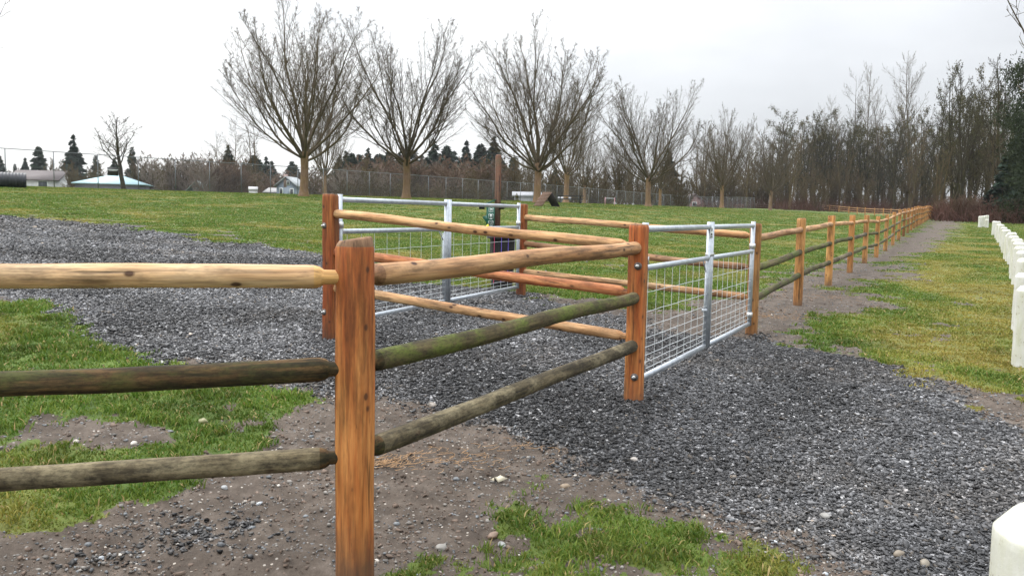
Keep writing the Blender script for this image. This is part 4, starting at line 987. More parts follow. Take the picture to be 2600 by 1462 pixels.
def maple(seed, nl=18, Ht=14.0, dens=1.0, spread=1.0, rt=.26, low=0):
    g = np.random.default_rng(seed); Th = 2.9
    zs = np.array([-.3, .0, .15, .5, 1.2, 2.0, 2.6, 3.0]); tr = np.stack([.03 * np.sin(zs), .03 * np.cos(zs * 1.3), zs], 1)[None]
    rr = np.array([1.75, 1.6, 1.25, 1.03, .95, .92, 1.0, .9])[None] * rt
    V, q = tubes(tr, rr, 16); trunk = mesh_np('trunk', V, q, None, M['bark_trunk'], True)
    az = np.arange(nl) * 2.399 + g.normal(0, .25, nl); inc = np.radians(8 + 70 * np.linspace(0, 1, nl) ** .85 + g.normal(0, 4, nl)) * spread
    d = np.stack([np.sin(inc) * np.cos(az), np.sin(inc) * np.sin(az), np.cos(inc)], 1)
    ex, ez = 7.4, (Ht - 3.0) / 2
    l = (2 * np.cos(inc) / ez) / (np.sin(inc) ** 2 / ex ** 2 + np.cos(inc) ** 2 / ez ** 2) * g.uniform(.90, 1.0, nl) * (1 - .17 * np.sin(math.pi * inc / R(84))) + .9 * (inc / R(66)) ** 2
    p = np.stack([0 * az + .10 * d[:, 0], .10 * d[:, 1], 3.05 - .55 * (inc / R(66)) + g.normal(0, .08, nl)], 1)
    out = [p]; ns = 11
    for s in range(ns):
        d = unit(d + np.array([0, 0, .115]) * (inc / R(40))[:, None] + g.normal(0, .075, d.shape)); p = p + d * (l / ns)[:, None]; out.append(p)
    P0 = np.stack(out, 1); R0 = (rt * .31 * g.uniform(.75, 1.15, nl))[:, None] * np.linspace(1, .10, ns + 1)[None] ** 1.0
    P1, R1, L1 = spawn(P0, R0, l, int(15 * dens), .16, .99, R(14), R(38), lambda t: .60 * (1.0 - t) + .10, .40, 7, .085, .055, g, .0080, .35)
    P2, R2, L2 = spawn(P1, R1, L1, int(8 * dens), .10, .99, R(15), R(42), lambda t: .46 * (1.12 - t), .5, 4, .08, .08, g, .0062, .5)
    P3, R3, L3 = spawn(P2, R2, np.maximum(L2, .6), 7, .1, 1, R(18), R(60), lambda t: .40 * (1.2 - t) + .02, .7, 2, .05, .10, g, .0056, .7)
    m = MB(); m.add(*tubes(P0, R0, 8)); m.add(*tubes(P1, R1, 5)); m.add(*tubes(P2, R2, 3)); m.add(*tubes(P3, R3, 3))
    return trunk, m.mesh('crown', M['bark_limb'], False)
def wild(seed, Ht=16., stems=1, nl=14, width=.45, mat='bark_dark', tr=.2, first=.25, up=.05, dens=1.0, tw=.008, moss=0, trm=None, wig=.07, pw=.8):
    g = np.random.default_rng(seed); az = g.uniform(0, 6.28, stems); inc = g.uniform(.02, .09 if stems == 1 else .28, stems)
    d = np.stack([np.sin(inc) * np.cos(az), np.sin(inc) * np.sin(az), np.cos(inc)], 1); p = d * 0 + np.stack([np.cos(az), np.sin(az), 0 * az - .3], 1) * np.array([.25 * (stems > 1), .25 * (stems > 1), 1])
    ns = 12; l = np.full(stems, Ht) * (g.uniform(.75, 1.0, stems) if stems > 1 else 1); out = [p]
    for s in range(ns):
        d = unit(d + g.normal(0, wig * .6, d.shape) + [0, 0, .05]); p = p + d * (l / ns)[:, None]; out.append(p)
    P0 = np.stack(out, 1); R0 = np.full((stems, 1), tr) * np.linspace(1, .07, ns + 1)[None]; R0[:, 0] *= 1.3
    V, q = tubes(P0, R0, 10); trunk = mesh_np('trunk', V, q, None, M[trm or mat], True)
    P1, R1, L1 = spawn(P0, R0, l, nl, first, .98, R(28), R(62), lambda t: width * (1.12 - t) ** pw, .45, 7, up, wig, g, tw * 2, .25)
    P2, R2, L2 = spawn(P1, R1, L1, int(9 * dens), .12, .98, R(22), R(60), lambda t: .42 * (1.15 - t), .55, 5, up, wig, g, tw * 1.4, .4)
    P3, R3, L3 = spawn(P2, R2, L2, int(7 * dens), .1, 1, R(22), R(65), lambda t: .42 * (1.2 - t) + .05, .6, 3, up * .6, wig * 1.4, g, tw, .6)
    m = MB(); m.add(*tubes(P1, R1, 5)); m.add(*tubes(P2, R2, 4)); m.add(*tubes(P3, R3, 3))
    crown = m.mesh('crown', M[mat], False)
    if moss:
        Pa = np.concatenate([P2.reshape(-1, 3), P1.reshape(-1, 3)]); k = g.random(len(Pa)) < moss; Pa = Pa[k]; n = len(Pa) * 10
        c = np.repeat(Pa, 10, 0) + g.normal(0, .22, (n, 3)); mv = c[:, None, :] + g.normal(0, .085, (n, 3, 3)); o = (np.arange(n) * 3)[:, None]
        mo = mesh_np('moss', mv.reshape(-1, 3), None, np.array([[0, 1, 2]]) + o, M['moss'], False)
        return trunk, crown, mo
    return trunk, crown
def conifer(seed, Ht=14., W=.26, n=15000, mat='needles', top=1.0, base=.06, gappy=.5, blunt=1.0):
    g = np.random.default_rng(seed)
    V, q = tubes(np.array([[[0, 0, -.3], [0, 0, Ht * .5], [0, 0, Ht * .97]]]), np.array([[.02 * Ht, .012 * Ht, .002 * Ht]]), 8); trunk = mesh_np('trunk', V, q, None, M['bark_dark'], True)
    nb = int(Ht * 11); hb = np.sort(base + (1 - base) * g.random(nb) ** 1.1); st_ = .052; hb = np.clip(np.round(hb / st_) * st_ + g.normal(0, .014, nb), 0, .985); az = np.arange(nb) * 2.399 + g.normal(0, .4, nb)
    Lb = Ht * W * (1 - hb) ** blunt * g.uniform(.6, 1.12, nb) + .05
    k = g.integers(0, nb, n); pr = Lb / Lb.sum(); k = g.choice(nb, n, p=pr); u = g.random(n) ** .7
    rad = u * Lb[k]; a = az[k] + g.normal(0, .10 + .12 * (1 - u), n); z = hb[k] * Ht - .22 * rad + .06 * rad ** 2 / np.maximum(Lb[k], .3) + g.normal(0, .06 + .012 * Ht * gappy, n)
    c = np.stack([np.cos(a) * rad, np.sin(a) * rad, z], 1); out = np.stack([np.cos(a), np.sin(a), -.35 + 0 * a], 1); side = np.stack([-np.sin(a), np.cos(a), 0 * a], 1)
    s = Ht * .020 * g.uniform(.6, 1.5, n)[:, None] * (1.12 - .62 * hb[k])[:, None]; tilt = g.normal(0, .5, n)[:, None]
    A = c - side * s * .9 + [0, 0, 1] * tilt * s; Bv = c + side * s * .9 - [0, 0, 1] * tilt * s; C = c + out * s * 2.2 
    D = c - out * s * .8 - np.array([0, 0, .7]) * s
    Vv = np.stack([A, Bv, C, D], 1).reshape(-1, 3); o = (np.arange(n) * 4)[:, None]
    t = np.concatenate([np.array([[0, 1, 2]]) + o, np.array([[0, 3, 1]]) + o])
    return trunk, mesh_np('crown', Vv, None, t, M[mat], False)
def ivy_tree(seed, Ht=18., W=.2, n=16000, mat='ivy'):
    g = np.random.default_rng(seed); V, q = tubes(np.array([[[0, 0, -.3], [.2, 0, Ht * .5], [0, .2, Ht]]]), np.array([[.4, .25, .05]]), 8); trunk = mesh_np('trunk', V, q, None, M['bark_dark'], True)
    nc = 90; cz = g.random(nc) ** .8 * Ht; cr = Ht * W * (.35 + .9 * np.sin(np.clip(cz / Ht, 0, 1) * 2.4 + .3)) * g.random(nc) ** .6; ca = g.uniform(0, 6.28, nc)
    C = np.stack([np.cos(ca) * cr, np.sin(ca) * cr, cz], 1); k = g.integers(0, nc, n)
    p = C[k] + g.normal(0, 1, (n, 3)) * np.array([.8, .8, .65]) * g.uniform(.6, 1.3, nc)[k][:, None]; mv = p[:, None, :] + g.normal(0, .13, (n, 3, 3)); o = (np.arange(n) * 3)[:, None]
    return trunk, mesh_np('crown', mv.reshape(-1, 3), None, np.array([[0, 1, 2]]) + o, M[mat], False)
def make(kind, meshes, label, cat='tree'):
    r = empty(kind, (0, 0, 0), label, cat); obj('trunk', meshes[0], r); obj('crown', meshes[1], r)
    if len(meshes) > 2: obj('moss', meshes[2], r)
    return r
PROTO = {}; USED = set()
def proto(key, kind, meshes): PROTO[key] = (kind, meshes)
proto('ma', 'maple_tree', maple(1)); proto('mb', 'maple_tree', maple(2, nl=16, spread=1.08)); proto('mc', 'maple_tree', maple(5, nl=19)); 
proto('md', 'maple_tree', maple(8, nl=15, Ht=12, dens=.9))
proto('ya', 'young_tree', wild(12, 6.2, 1, 20, .62, 'bark_dark', .15, .34, .06, .9, .007, wig=.10))
proto('wa', 'bare_tree', wild(21, 14, 1, 18, .52, 'bark_brown', .24, .25, .06, 1.1, .012, pw=.5, wig=.11)); proto('wb', 'bare_tree', wild(22, 13, 3, 9, .42, 'bark_brown', .18, .12, .06, 1.1, .014))
proto('ba', 'thicket_tree', wild(31, 7.5, 7, 9, .42, 'bark_brown', .10, .05, .05, 1.2, .016)); proto('bb', 'thicket_tree', wild(32, 7, 8, 8, .5, 'bark_red', .09, .05, .03, 1.2, .016))
proto('bp', 'thicket_tree', wild(33, 7, 7, 8, .5, 'bark_pale', .09, .05, .05, 1.2, .014))
proto('pa', 'poplar_tree', wild(41, 30, 1, 22, .40, 'bark_poplar', .34, .38, .12, 1.0, .013, pw=.6)); proto('pb', 'poplar_tree', wild(42, 28, 2, 15, .36, 'bark_poplar', .30, .4, .12, 1.0, .013, pw=.6))
proto('mo', 'mossy_tree', wild(51, 19, 2, 17, .44, 'bark_dark', .32, .22, .04, 1.2, .013, moss=.22, pw=.5)); proto('mp', 'mossy_tree', wild(52, 18, 3, 13, .42, 'bark_dark', .26, .2, .05, 1.2, .013, moss=.18, pw=.5))
proto('da', 'woodland_tree', wild(55, 20, 2, 17, .38, 'bark_dark', .28, .22, .07, 1.2, .0135, pw=.5)); proto('db', 'woodland_tree', wild(56, 18, 3, 13, .38, 'bark_brown', .24, .15, .07, 1.2, .0135, pw=.5))
proto('dc', 'woodland_tree', wild(57, 20, 1, 22, .34, 'bark_dark', .34, .22, .04, 1.0, .017, wig=.1))
proto('ca', 'conifer_tree', conifer(61, 14, .33)); proto('cb', 'conifer_tree', conifer(62, 14, .26, blunt=.8)); proto('cc', 'conifer_tree', conifer(63, 14, .17, n=7000, blunt=.7))
proto('cg', 'conifer_tree', conifer(64, 3, .34, n=3000, mat='needles_gold', blunt=.8))
proto('ia', 'evergreen_tree', ivy_tree(71))
PH = {}
for k_, (kn_, ms_) in PROTO.items():
    zc = np.empty(len(ms_[1].vertices) * 3, np.float32); ms_[1].vertices.foreach_get('co', zc); PH[k_] = float(np.percentile(zc[2::3], 99.6))
def tree(key, px, ytop, z, ybase=None, label='', group=None, sx=1.0, rot=None, sink=0, hgt=None):
    """place by column, top row, distance; foot on the ground"""
    b = at(px, ybase if ybase else 500, z); gz = h1(b[0], b[1]) - sink
    if ybase: gz = min(gz, b[2] + .3) if z < 120 else gz
    t = at(px, ytop, z)[2]; hh = hgt or (t - gz); s = hh / PH[key]
    kind, ms = PROTO[key]; r = empty(kind, (b[0], b[1], gz), label, 'tree', group)
    r.scale = (s * sx, s * sx, s); r.rotation_euler = (0, 0, rot if rot is not None else random.uniform(0, 6.28))
    for nm, me in zip(('trunk', 'crown', 'moss'), ms):
        o = bpy.data.objects.new(nm, me); COL.objects.link(o); o.parent = r
        if nm == 'trunk' and kind == 'maple_tree': o.scale = (sx ** -.8, sx ** -.8, 1)
    return r
g1 = 'bare maples in a row across the field'
tree('mc', 765, 2, 59, 493, 'tallest bare maple with yellow-brown trunk, leftmost big one', g1, 1.32, 1.0)
tree('mb', 1022, 54, 65, 498, 'bare wide-forking maple behind the far left gate leaf', g1, 1.18, .4)
tree('ma', 1352, 72, 70, 510, 'bare maple behind the slatted dog ramp, second tallest', g1, 1.30, 2.2)
tree('mb', 1630, 205, 88, 519, 'bare maple right of the pink hurdle, trunk clear of others', g1, 1.28, 3.6)
tree('mc', 1815, 275, 113, 522, 'bare maple with pale forked trunk near the chain-link end', g1, 1.0, 5.1)
tree('md', 1938, 335, 150, 524, 'smallest bare maple at the end of the row before the woods', g1, .9, 2.1)
g2 = 'maples beyond the chain-link fence'
tree('ma', 817, 215, 92, 482, 'bare maple half hidden behind the tallest one', g2, .8, 4.0)
tree('md', 1424, 225, 100, 505, 'bare maple just right of the ramp, beyond the fence', g2, .9, 1.3)
tree('md', 1470, 330, 120, 507, 'short bare maple above the dark table', g2, .95, 2.9)
tree('md', 1556, 345, 140, 509, 'low bare maple seen through the pink hurdle', g2, 1., .7)
tree('md', 1660, 350, 120, 512, 'slim bare maple close behind the one beside the hurdle', g2, .8, 5.7)
tree('md', 1330, 380, 130, 500, 'thin bare maple just left of the ramp, grey trunk', g2, .7, 5.7)
tree('ya', 313, 287, 72, 474, 'lone young bare tree beside the pale blue pavilion roof', None, 1.45, 2.0)
# conifers
CON = [('cb',100,374,150,'narrow dark conifer left of the tallest left-hand fir'),('ca',188,347,150,'tallest fir on the left, behind the brown bushes'),('cc',243,394,170,'faint slim fir between tall fir and young tree'),
 ('ca',290,402,140,'dark fir behind the black notice'),('cc',335,374,150,'blunt-topped fir right behind the lone young tree'),('ca',66,402,180,'low bluish fir left of the narrow dark one'),('ca',4,398,170,'fir cut off by the left edge'),
 ('cc',40,415,190,'tiny fir above the black pipe'),('ca',575,372,160,'dark fir left of the two crooked bare trees'),('cb',640,395,190,'fir between the crooked bare trees and blue house'),('ca',670,400,180,'bushy fir above the blue house garage'),
 ('cc',530,404,200,'small fir top above reddish bushes'),('cb',735,410,210,'low fir behind the trunk of the tallest maple'),
 ('ca',855,395,200,'fir left of the wide-forking maple'),('cb',885,390,190,'fir close left of the wide-forking maple'),('ca',925,380,210,'fir behind the left limb of wide-forking maple'),('cb',965,400,220,'low fir beside the wide-forking trunk'),('ca',1090,358,200,'dark rounded fir right of the wide-forking maple'),
 ('cb',1122,372,215,'slim fir between two broad ones'),('ca',1172,362,210,'broad fir in middle of the background row'),('cb',1208,368,215,'spire fir left of the tall sign post'),('ca',1240,352,205,'tallest background fir directly behind the sign post'),
 ('ca',1395,425,150,'dark low fir right behind the ramp top'),('cb',1290,400,200,'fir just right of the sign post'),('ca',1680,390,190,'dark fir behind the maple beside the hurdle')]
for k, px, yt, z, lb in CON: tree(k, px, yt, z, None, lb, 'conifers behind the chain-link fence', random.uniform(1.1, 1.4) if px > 200 else 1.05)
for i in range(34):
    a_ = random.random(); px = 845 + 420 * (i + a_) / 26 if i < 26 else 560 + 190 * (i - 26 + a_) / 8
    tree(random.choice(['ca', 'cb', 'cc']), px, random.uniform(384, 412) if i < 26 else random.uniform(398, 425), random.uniform(225, 260), None, 'dark conifer in the far row, partly hidden by nearer firs', 'hidden far conifers', 1.5)
tree('cg', 1300, 486, 86, 508, 'small golden conifer bush right of the sign post', None, 1.1)
# crooked bare trees left
tree('wa', 595, 298, 125, None, 'crooked bare tree left of the tallest maple', 'crooked bare trees', .8, 1.0); tree('wb', 650, 300, 125, None, 'second crooked bare tree, nearer to the tallest maple', 'crooked bare trees', .8, 2.0)
tree('wa', 545, 330, 150, None, 'pale leaning bare tree left of the crooked pair', 'crooked bare trees', .8, 4.0)
# thickets
TH = []
def thick(keys, x0, x1, n, y0, y1, z0, z1, lb, grp, sx=1.2):
    for i in range(n):
        px = x0 + (x1 - x0) * (i + random.uniform(.2, .8)) / n; z = random.uniform(z0, z1)
        tree(keys[i % len(keys)], px, random.uniform(y0, y1), z, None, lb, grp, sx * random.uniform(.85, 1.2))
thick(['bp'], 0, 80, 4, 420, 440, 170, 200, 'faint pale leafless bush behind the black pipe', 'pale bushes far left')
thick(['ba'], 130, 250, 6, 398, 425, 110, 135, 'olive brown leafless bush below the tallest left fir', 'bushes under the left fir', 1.1)
thick(['bp', 'ba', 'bp'], 345, 520, 16, 380, 402, 110, 150, 'brown-grey leafless bush right of the pavilion', 'bushes right of the pavilion', 1.15)
thick(['bb'], 500, 620, 9, 400, 430, 115, 135, 'reddish leafless bush above the green shed roof', 'reddish bushes', 1.2)
thick(['ba', 'bb'], 610, 850, 12, 412, 440, 145, 180, 'brown leafless bush behind the blue house', 'bushes behind the blue house', 1.3)
thick(['ba', 'bp', 'ba', 'bb'], 840, 1260, 34, 388, 425, 120, 165, 'brown-green leafless thicket tree behind the left gate', 'thicket behind the chain-link middle', 1.25)
thick(['ba'], 850, 1260, 14, 440, 460, 108, 118, 'low leafless bush at the chain-link foot behind left gate', 'low thicket behind the chain-link middle', 1.5)
thick(['ba', 'wb'], 1260, 1740, 30, 385, 430, 135, 190, 'brown thicket tree behind the maple row', 'thicket behind the maples', 1.15)
thick(['ba'], 1280, 1740, 12, 455, 475, 130, 160, 'low brown bush behind the right part of chain-link', 'low bushes behind the maples', 1.6)
thick(['wb', 'wa'], 1740, 1960, 12, 300, 390, 180, 230, 'dense brown bare tree between last maples and woods', 'bare trees before the woods', .95)
thick(['ba', 'db'], 1745, 1960, 12, 385, 440, 190, 215, 'low brown tree at the foot of the last maples', 'low trees before the woods', 1.2)
# woods on the right
def woods(keys, x0, x1, n, y0, y1, z0, z1, lb, grp, sx=1.0): thick(keys, x0, x1, n, y0, y1, z0, z1, lb, grp, sx)
tree('mo', 1985, 272, 190, None, 'mossy dark tree standing highest at left edge of the woods', None, .95, 1.0)
tree('mo', 2045, 290, 200, None, 'mossy dark tree next right of the highest left one', None, .95, 2.5)
woods(['mp', 'da', 'mo', 'db'], 2000, 2350, 18, 270, 330, 175, 235, 'dark bare tree in woods behind the cross fence', 'woodland trees behind the cross fence', .85)
woods(['da', 'db', 'dc'], 1960, 2360, 20, 300, 380, 170, 200, 'lower dark tree at front edge of the woods', 'front row of the woods', .8)
woods(['ba', 'db'], 1950, 2370, 18, 400, 455, 168, 190, 'low dark sapling clump at the foot of the woods', 'saplings at the foot of the woods', 1.0)
for px, yt, z, sxx, lb in [(2130,185,215,.8,'leftmost tall pale poplar rising above the woods'),(2185,160,215,.75,'tall pale poplar, second from left above the woods'),(2232,140,210,.75,'tall pale poplar just left of the highest'),
                     (2285,128,205,.9,'highest pale poplar above the woods'),(2400,165,160,.8,'pale poplar above the end of path'),(2095,240,220,.8,'lowest pale poplar at left shoulder of the woods')]:
    tree('pa' if px % 2 else 'pb', px, yt, z, None, lb, 'tall pale poplars', sxx)
woods(['dc', 'da', 'mp'], 2345, 2600, 15, 140, 280, 95, 150, 'dark bare tree in the woods behind the bollards', 'woodland trees behind the bollards', .62)
woods(['db', 'da', 'dc'], 2350, 2620, 12, 280, 380, 85, 130, 'lower bare tree among woods behind the bollards', 'lower trees behind the bollards', .7)
woods(['ba', 'bb'], 2350, 2640, 14, 470, 505, 78, 100, 'dark bramble clump at foot of woods behind bollards', 'bramble clumps behind the bollards', 1.5)
tree('ia', 2578, 150, 78, None, 'dark ivy-clad evergreen cut by the right edge', None, .75, .5)
tree('ia', 2620, 190, 70, None, 'second dark evergreen hugging the right edge', None, .8, 2.5)
tree('ca', 2560, 300, 85, None, 'dark fir below the ivy-clad evergreen at right', None, 1.0, .5)
tree('dc', 2505, 140, 90, None, 'arching bare tree left of the dark evergreen', None, .8, .9)
# trees outside the frame whose branch tips reach in
tree('wa', 2655, -480, 40, None, 'tree off the right edge, its drooping twigs in top right corner', None, .62, 2.2)
tree('wa', -62, -150, 45, None, 'tree off the left edge whose twig tips reach in', None, .62, 1.0)
# undergrowth
def under():
    g = np.random.default_rng(9); B = []
    for (x0, x1, z0, z1, n, hh) in ((1950, 2370, 165, 240, 5200, 2.6), (2345, 2680, 74, 150, 5200, 1.8), (1745, 1960, 185, 230, 1600, 2.4)):
        px = g.uniform(x0, x1, n); z = g.uniform(z0, z1, n)
        P = np.array([at(a, 520, b) for a, b in zip(px, z)]); P[:, 2] = H(P[:, 0], P[:, 1]) - .1
        d = g.normal(0, .5, (n, 3)); d[:, 2] = 1; L = g.uniform(.4, 1, n)[:, None] * hh
        a1 = P + d * L * .5; d2 = d + g.normal(0, .5, (n, 3)); a2 = a1 + d2 * L * .4; d3 = d2 + g.normal(0, .6, (n, 3)) - [0, 0, .6]; a3 = a2 + d3 * L * .35
        B.append(np.stack([P, a1, a2, a3], 1))
    B = np.concatenate(B); V, q = tubes(B, np.tile(np.array([[.035, .028, .02, .012]]), (len(B), 1)), 3)
    return mesh_np('undergrowth', V, q, None, M['bramble'], False)
tag(obj('undergrowth', under()), 'dark reddish brambles filling the foot of the woods', 'undergrowth', kind='stuff')
# ------------------------------------------------------------------ buildings
def rmat(n, c, var=.12): return plain(n, c, .7, 0, var, 2)
def house(kind, px, z, W, D, Hw, Hr, wallc, roofc, label, rot=0.0, windows=(), hip=False, lift=0, chim=None, ridge='x', over=.35, roofrough=.7):
    b = at(px, 500, z); gz = h1(b[0], b[1]) + lift; root = empty(kind, (b[0], b[1], gz), label, 'building')
    Mx = Matrix.Translation((b[0], b[1], gz)) @ Matrix.Rotation(rot, 4, 'Z')
    wall = rmat('wall_paint', wallc); w = MB().box((0, 0, Hw / 2 - .5), (W, D, Hw + 1))
    if not hip:
        if ridge == 'x': w.poly([(-W/2,-D/2,Hw),(-W/2,D/2,Hw),(-W/2,0,Hw+Hr),(W/2,-D/2,Hw),(W/2,D/2,Hw),(W/2,0,Hw+Hr)], [(0,2,1),(3,4,5),(0,3,5,2),(1,2,5,4)])
        else: w.poly([(-W/2,-D/2,Hw),(W/2,-D/2,Hw),(0,-D/2,Hw+Hr),(-W/2,D/2,Hw),(W/2,D/2,Hw),(0,D/2,Hw+Hr)], [(0,1,2),(3,5,4),(0,2,5,3),(1,4,5,2)])
    obj('wall', w.mesh('wall', wall), root, Mx)
    o_ = over; rm = plain('roof_cover', roofc, roofrough, 0, .12, 3); rf = MB()
    if hip:
        k = .30 * W
        V = [(-W/2-o_,-D/2-o_,Hw),(W/2+o_,-D/2-o_,Hw),(W/2+o_,D/2+o_,Hw),(-W/2-o_,D/2+o_,Hw),(-W*hip,0,Hw+Hr),(W*hip,0,Hw+Hr)]
        V2 = [(a, b2, c - .12) for a, b2, c in V[:4]]
        rf.poly(V + V2, [(0,1,5,4),(1,2,5),(2,3,4,5),(3,0,4),(0,6,7,1),(1,7,8,2),(2,8,9,3),(3,9,6,0),(9,8,7,6)])
    elif ridge == 'x':
        s = Hr / (D/2); e = Hw - o_ * s
        for sy in (-1, 1):
            V = [(-W/2-o_, sy*(D/2+o_), e+.06),(W/2+o_, sy*(D/2+o_), e+.06),(W/2+o_,0,Hw+Hr+.06),(-W/2-o_,0,Hw+Hr+.06)]; V += [(a, b2, c + .14) for a, b2, c in V]
            rf.poly(V, [(0,1,2,3),(7,6,5,4),(0,4,5,1),(1,5,6,2),(2,6,7,3),(3,7,4,0)])
    else:
        s = Hr / (W/2); e = Hw - o_ * s
        for sx in (-1, 1):
            V = [(sx*(W/2+o_), -D/2-o_, e+.06),(sx*(W/2+o_), D/2+o_, e+.06),(0, D/2+o_, Hw+Hr+.06),(0,-D/2-o_,Hw+Hr+.06)]; V += [(a, b2, c + .14) for a, b2, c in V]
            rf.poly(V, [(0,1,2,3),(7,6,5,4),(0,4,5,1),(1,5,6,2),(2,6,7,3),(3,7,4,0)])
    ro = obj('roof', rf.mesh('roof', rm), root, Mx)
    if chim: obj('chimney', MB().box((chim[0], chim[1], Hw + Hr * .6), (.5, .5, Hr * 1.2 + .5)).mesh('chimney', rmat('chimney_brick', (.28,.20,.18))), ro, Mx)
    for (wx, wz, ww, wh) in windows:
        f = obj('window', MB().box((wx, -D/2 - .03, wz), (ww + .2, .08, wh + .2)).mesh('window', M['white_mark']), root, Mx)
        obj('pane', MB().box((wx, -D/2 - .075, wz), (ww, .02, wh)).mesh('pane', rmat('dark_glass', (.05,.06,.07))), f, Mx)
    return root, Mx
house('pavilion', 292, 112, 8.6, 7.0, 2.0, 1.35, (.10,.10,.11), (.27,.41,.46), 'low building with pale blue hipped metal roof beside young tree', .25, (), .06, roofrough=.45)
house('house', 108, 120, 6.6, 5.0, 2.0, 1.3, (.42,.43,.42), (.085,.07,.07), 'white house with grey roof right of the black pipe', .1, ((-2.0,1.25,1.2,1.0),(1.2,1.25,1.2,1.0)), lift=.75)
house('house', 733, 135, 3.5, 3.6, 2.3, 1.35, (.19,.235,.28), (.24,.26,.27), 'blue-grey two-storey house with white windows behind the tallest maple', -.2, ((-.9,1.35,.45,.95),(1.0,1.3,.5,.95),(.35,2.75,.3,.5)), chim=(-.2,-1.6), ridge='y', lift=1.0)
house('garage', 700, 140, 3.0, 3.5, 1.5, .7, (.24,.25,.26), (.23,.23,.23), 'low grey garage attached left of the blue-grey house', -.2, (), lift=.8)
house('shed', 525, 118, 4.6, 4.0, .5, 1.6, (.05,.07,.06), (.14,.18,.18), 'green-grey shed roof low behind the reddish bushes', -.5, (), ridge='y', lift=.7)
house('kennel', 637, 98, 1.0, 1.0, .7, .3, (.5,.5,.5), (.35,.35,.35), 'tiny white box hut left of the blue-grey house', .3, (), over=.06, lift=.15)
house('shed', 1325, 125, 3.9, 3.0, 1.4, .5, (.30,.31,.33), (.27,.28,.30), 'low white shed left of the ramp foot', 0, ())
house('shed', 1420, 130, 1.4, 2.0, 1.0, .3, (.3,.31,.33), (.24,.25,.27), 'small pale grey shed right behind the ramp', 0, ())
house('house', 1660, 165, 5.4, 5.0, 2.6, 1.9, (.30,.34,.40), (.30,.33,.36), 'gabled grey-blue house seen between two maple trunks', .1, ((-1.2,1.6,.9,1.1),(1.0,1.6,1.3,1.1)), ridge='y', lift=.6)
house('house', 1740, 195, 4.6, 4.5, 2.0, 1.5, (.25,.15,.14), (.16,.13,.13), 'small reddish house behind fence left of the pale forked maple', .1, ((0,1.2,.9,.8),), ridge='y')
house('deck', 1850, 205, 5.5, 4.0, 1.2, .01, (.32,.16,.13), (.30,.16,.13), 'red-brown wooden deck right of the pale forked maple', 0, (), over=.05)
# white pickup canopy at the fence
# ------------------------------------------------------------------ haze
hb = MB().box((40, 170, 14), (520, 480, 60)); hm = bpy.data.materials.new('haze_air'); hm.use_nodes = True; nt = hm.node_tree; nt.nodes.clear()
ou = nt.nodes.new('ShaderNodeOutputMaterial'); pv = nt.nodes.new('ShaderNodeVolumePrincipled'); nt.links.new(pv.outputs[0], ou.inputs['Volume'])
pv.inputs['Color'].default_value = (.86, .90, .96, 1); pv.inputs['Density'].default_value = .00015; pv.inputs['Anisotropy'].default_value = .3
HAZE = True
if HAZE: tag(obj('haze', hb.mesh('haze', hm)), 'thin grey damp air over the field', 'haze', kind='stuff')
# ------------------------------------------------------------------ light
SUN_EL, SUN_AZ = 52, -60            # azimuth from +Y towards +X
W_ = bpy.data.worlds.new('World'); S.world = W_; W_.use_nodes = True; nt = W_.node_tree; nt.nodes.clear()
def N(t): return nt.nodes.new(t)
wo = N('ShaderNodeOutputWorld'); sky = N('ShaderNodeTexSky'); sky.sky_type = 'NISHITA'; sky.sun_disc = False
sky.sun_elevation = R(SUN_EL); sky.sun_rotation = R(SUN_AZ); sky.air_density = 1; sky.dust_density = 2
bg = N('ShaderNodeBackground'); bg.inputs['Strength'].default_value = .10; nt.links.new(sky.outputs[0], bg.inputs[0])
tc = N('ShaderNodeTexCoord'); mp = N('ShaderNodeMapping'); mp.inputs['Scale'].default_value = (1.0, 1.0, 3.0); mp.inputs['Rotation'].default_value = (0, .25, .3); nt.links.new(tc.outputs['Generated'], mp.inputs[0])
no = N('ShaderNodeTexNoise'); no.inputs['Scale'].default_value = 2.2; no.inputs['Detail'].default_value = 6; no.inputs['Roughness'].default_value = .5; nt.links.new(mp.outputs[0], no.inputs[0])
sx = N('ShaderNodeSeparateXYZ'); nt.links.new(tc.outputs['Generated'], sx.inputs[0])
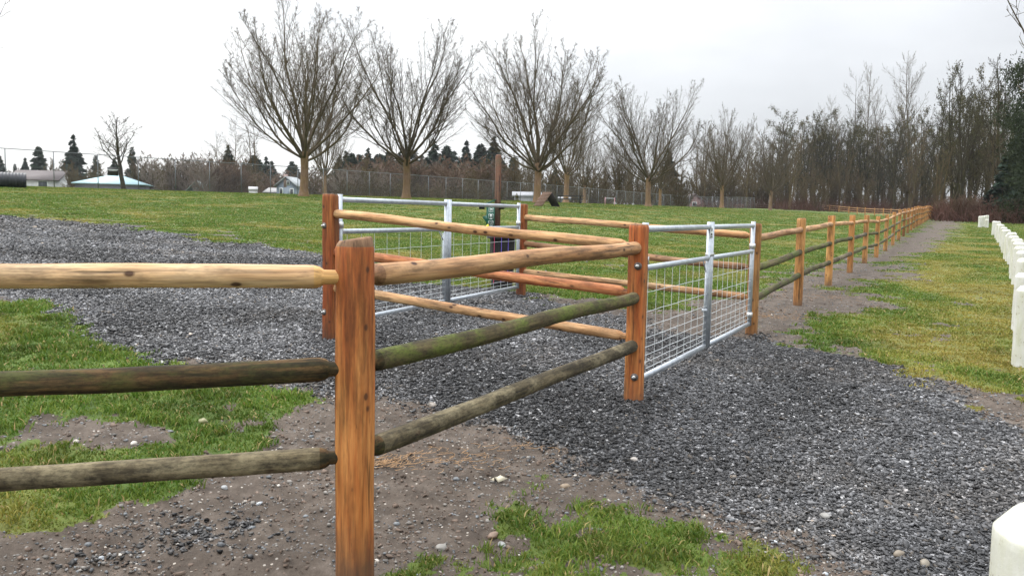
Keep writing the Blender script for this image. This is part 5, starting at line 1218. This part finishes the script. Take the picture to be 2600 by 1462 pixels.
# clouds are thinner towards -x, thick and greyer to the right
z2 = N('ShaderNodeMath'); z2.operation = 'MULTIPLY'; nt.links.new(sx.outputs[2], z2.inputs[0]); nt.links.new(sx.outputs[2], z2.inputs[1])
md = N('ShaderNodeMath'); md.operation = 'MULTIPLY_ADD'; nt.links.new(sx.outputs[0], md.inputs[0]); md.inputs[1].default_value = -.50; nt.links.new(no.outputs[0], md.inputs[2])
rp = N('ShaderNodeValToRGB'); nt.links.new(md.outputs[0], rp.inputs[0]); e = rp.color_ramp.elements
e[0].position = .22; e[0].color = (.84, .86, .89, 1); e[1].position = .70; e[1].color = (1.32, 1.32, 1.32, 1); k = e.new(.44); k.color = (.99, 1.01, 1.04, 1)
zr = N('ShaderNodeMath'); zr.operation = 'MULTIPLY_ADD'; nt.links.new(z2.outputs[0], zr.inputs[0]); zr.inputs[1].default_value = 3.4; zr.inputs[2].default_value = .74
zr.use_clamp = False
bg2 = N('ShaderNodeBackground'); nt.links.new(zr.outputs[0], bg2.inputs['Strength']); nt.links.new(rp.outputs[0], bg2.inputs[0])
mx = N('ShaderNodeMixShader'); mx.inputs[0].default_value = .88; nt.links.new(bg.outputs[0], mx.inputs[1]); nt.links.new(bg2.outputs[0], mx.inputs[2]); nt.links.new(mx.outputs[0], wo.inputs[0])
sun = bpy.data.lights.new('sun', 'SUN'); sun.energy = 1.1; sun.angle = R(16); sun.color = (1, .97, .92); so = bpy.data.objects.new('sun', sun); COL.objects.link(so)
el, az = R(SUN_EL), R(SUN_AZ); dv = Vector((math.sin(az) * math.cos(el), math.cos(az) * math.cos(el), math.sin(el)))
so.rotation_euler = dv.to_track_quat('Z', 'Y').to_euler(); so.location = (0, 0, 30)
S.view_settings.view_transform = 'Standard'; S.view_settings.look = 'None'; S.view_settings.gamma = 1; S.view_settings.exposure = .27
S.cycles.max_bounces = 5; S.cycles.diffuse_bounces = 2; S.cycles.glossy_bounces = 2; S.cycles.volume_bounces = 0
S.cycles.use_denoising = True
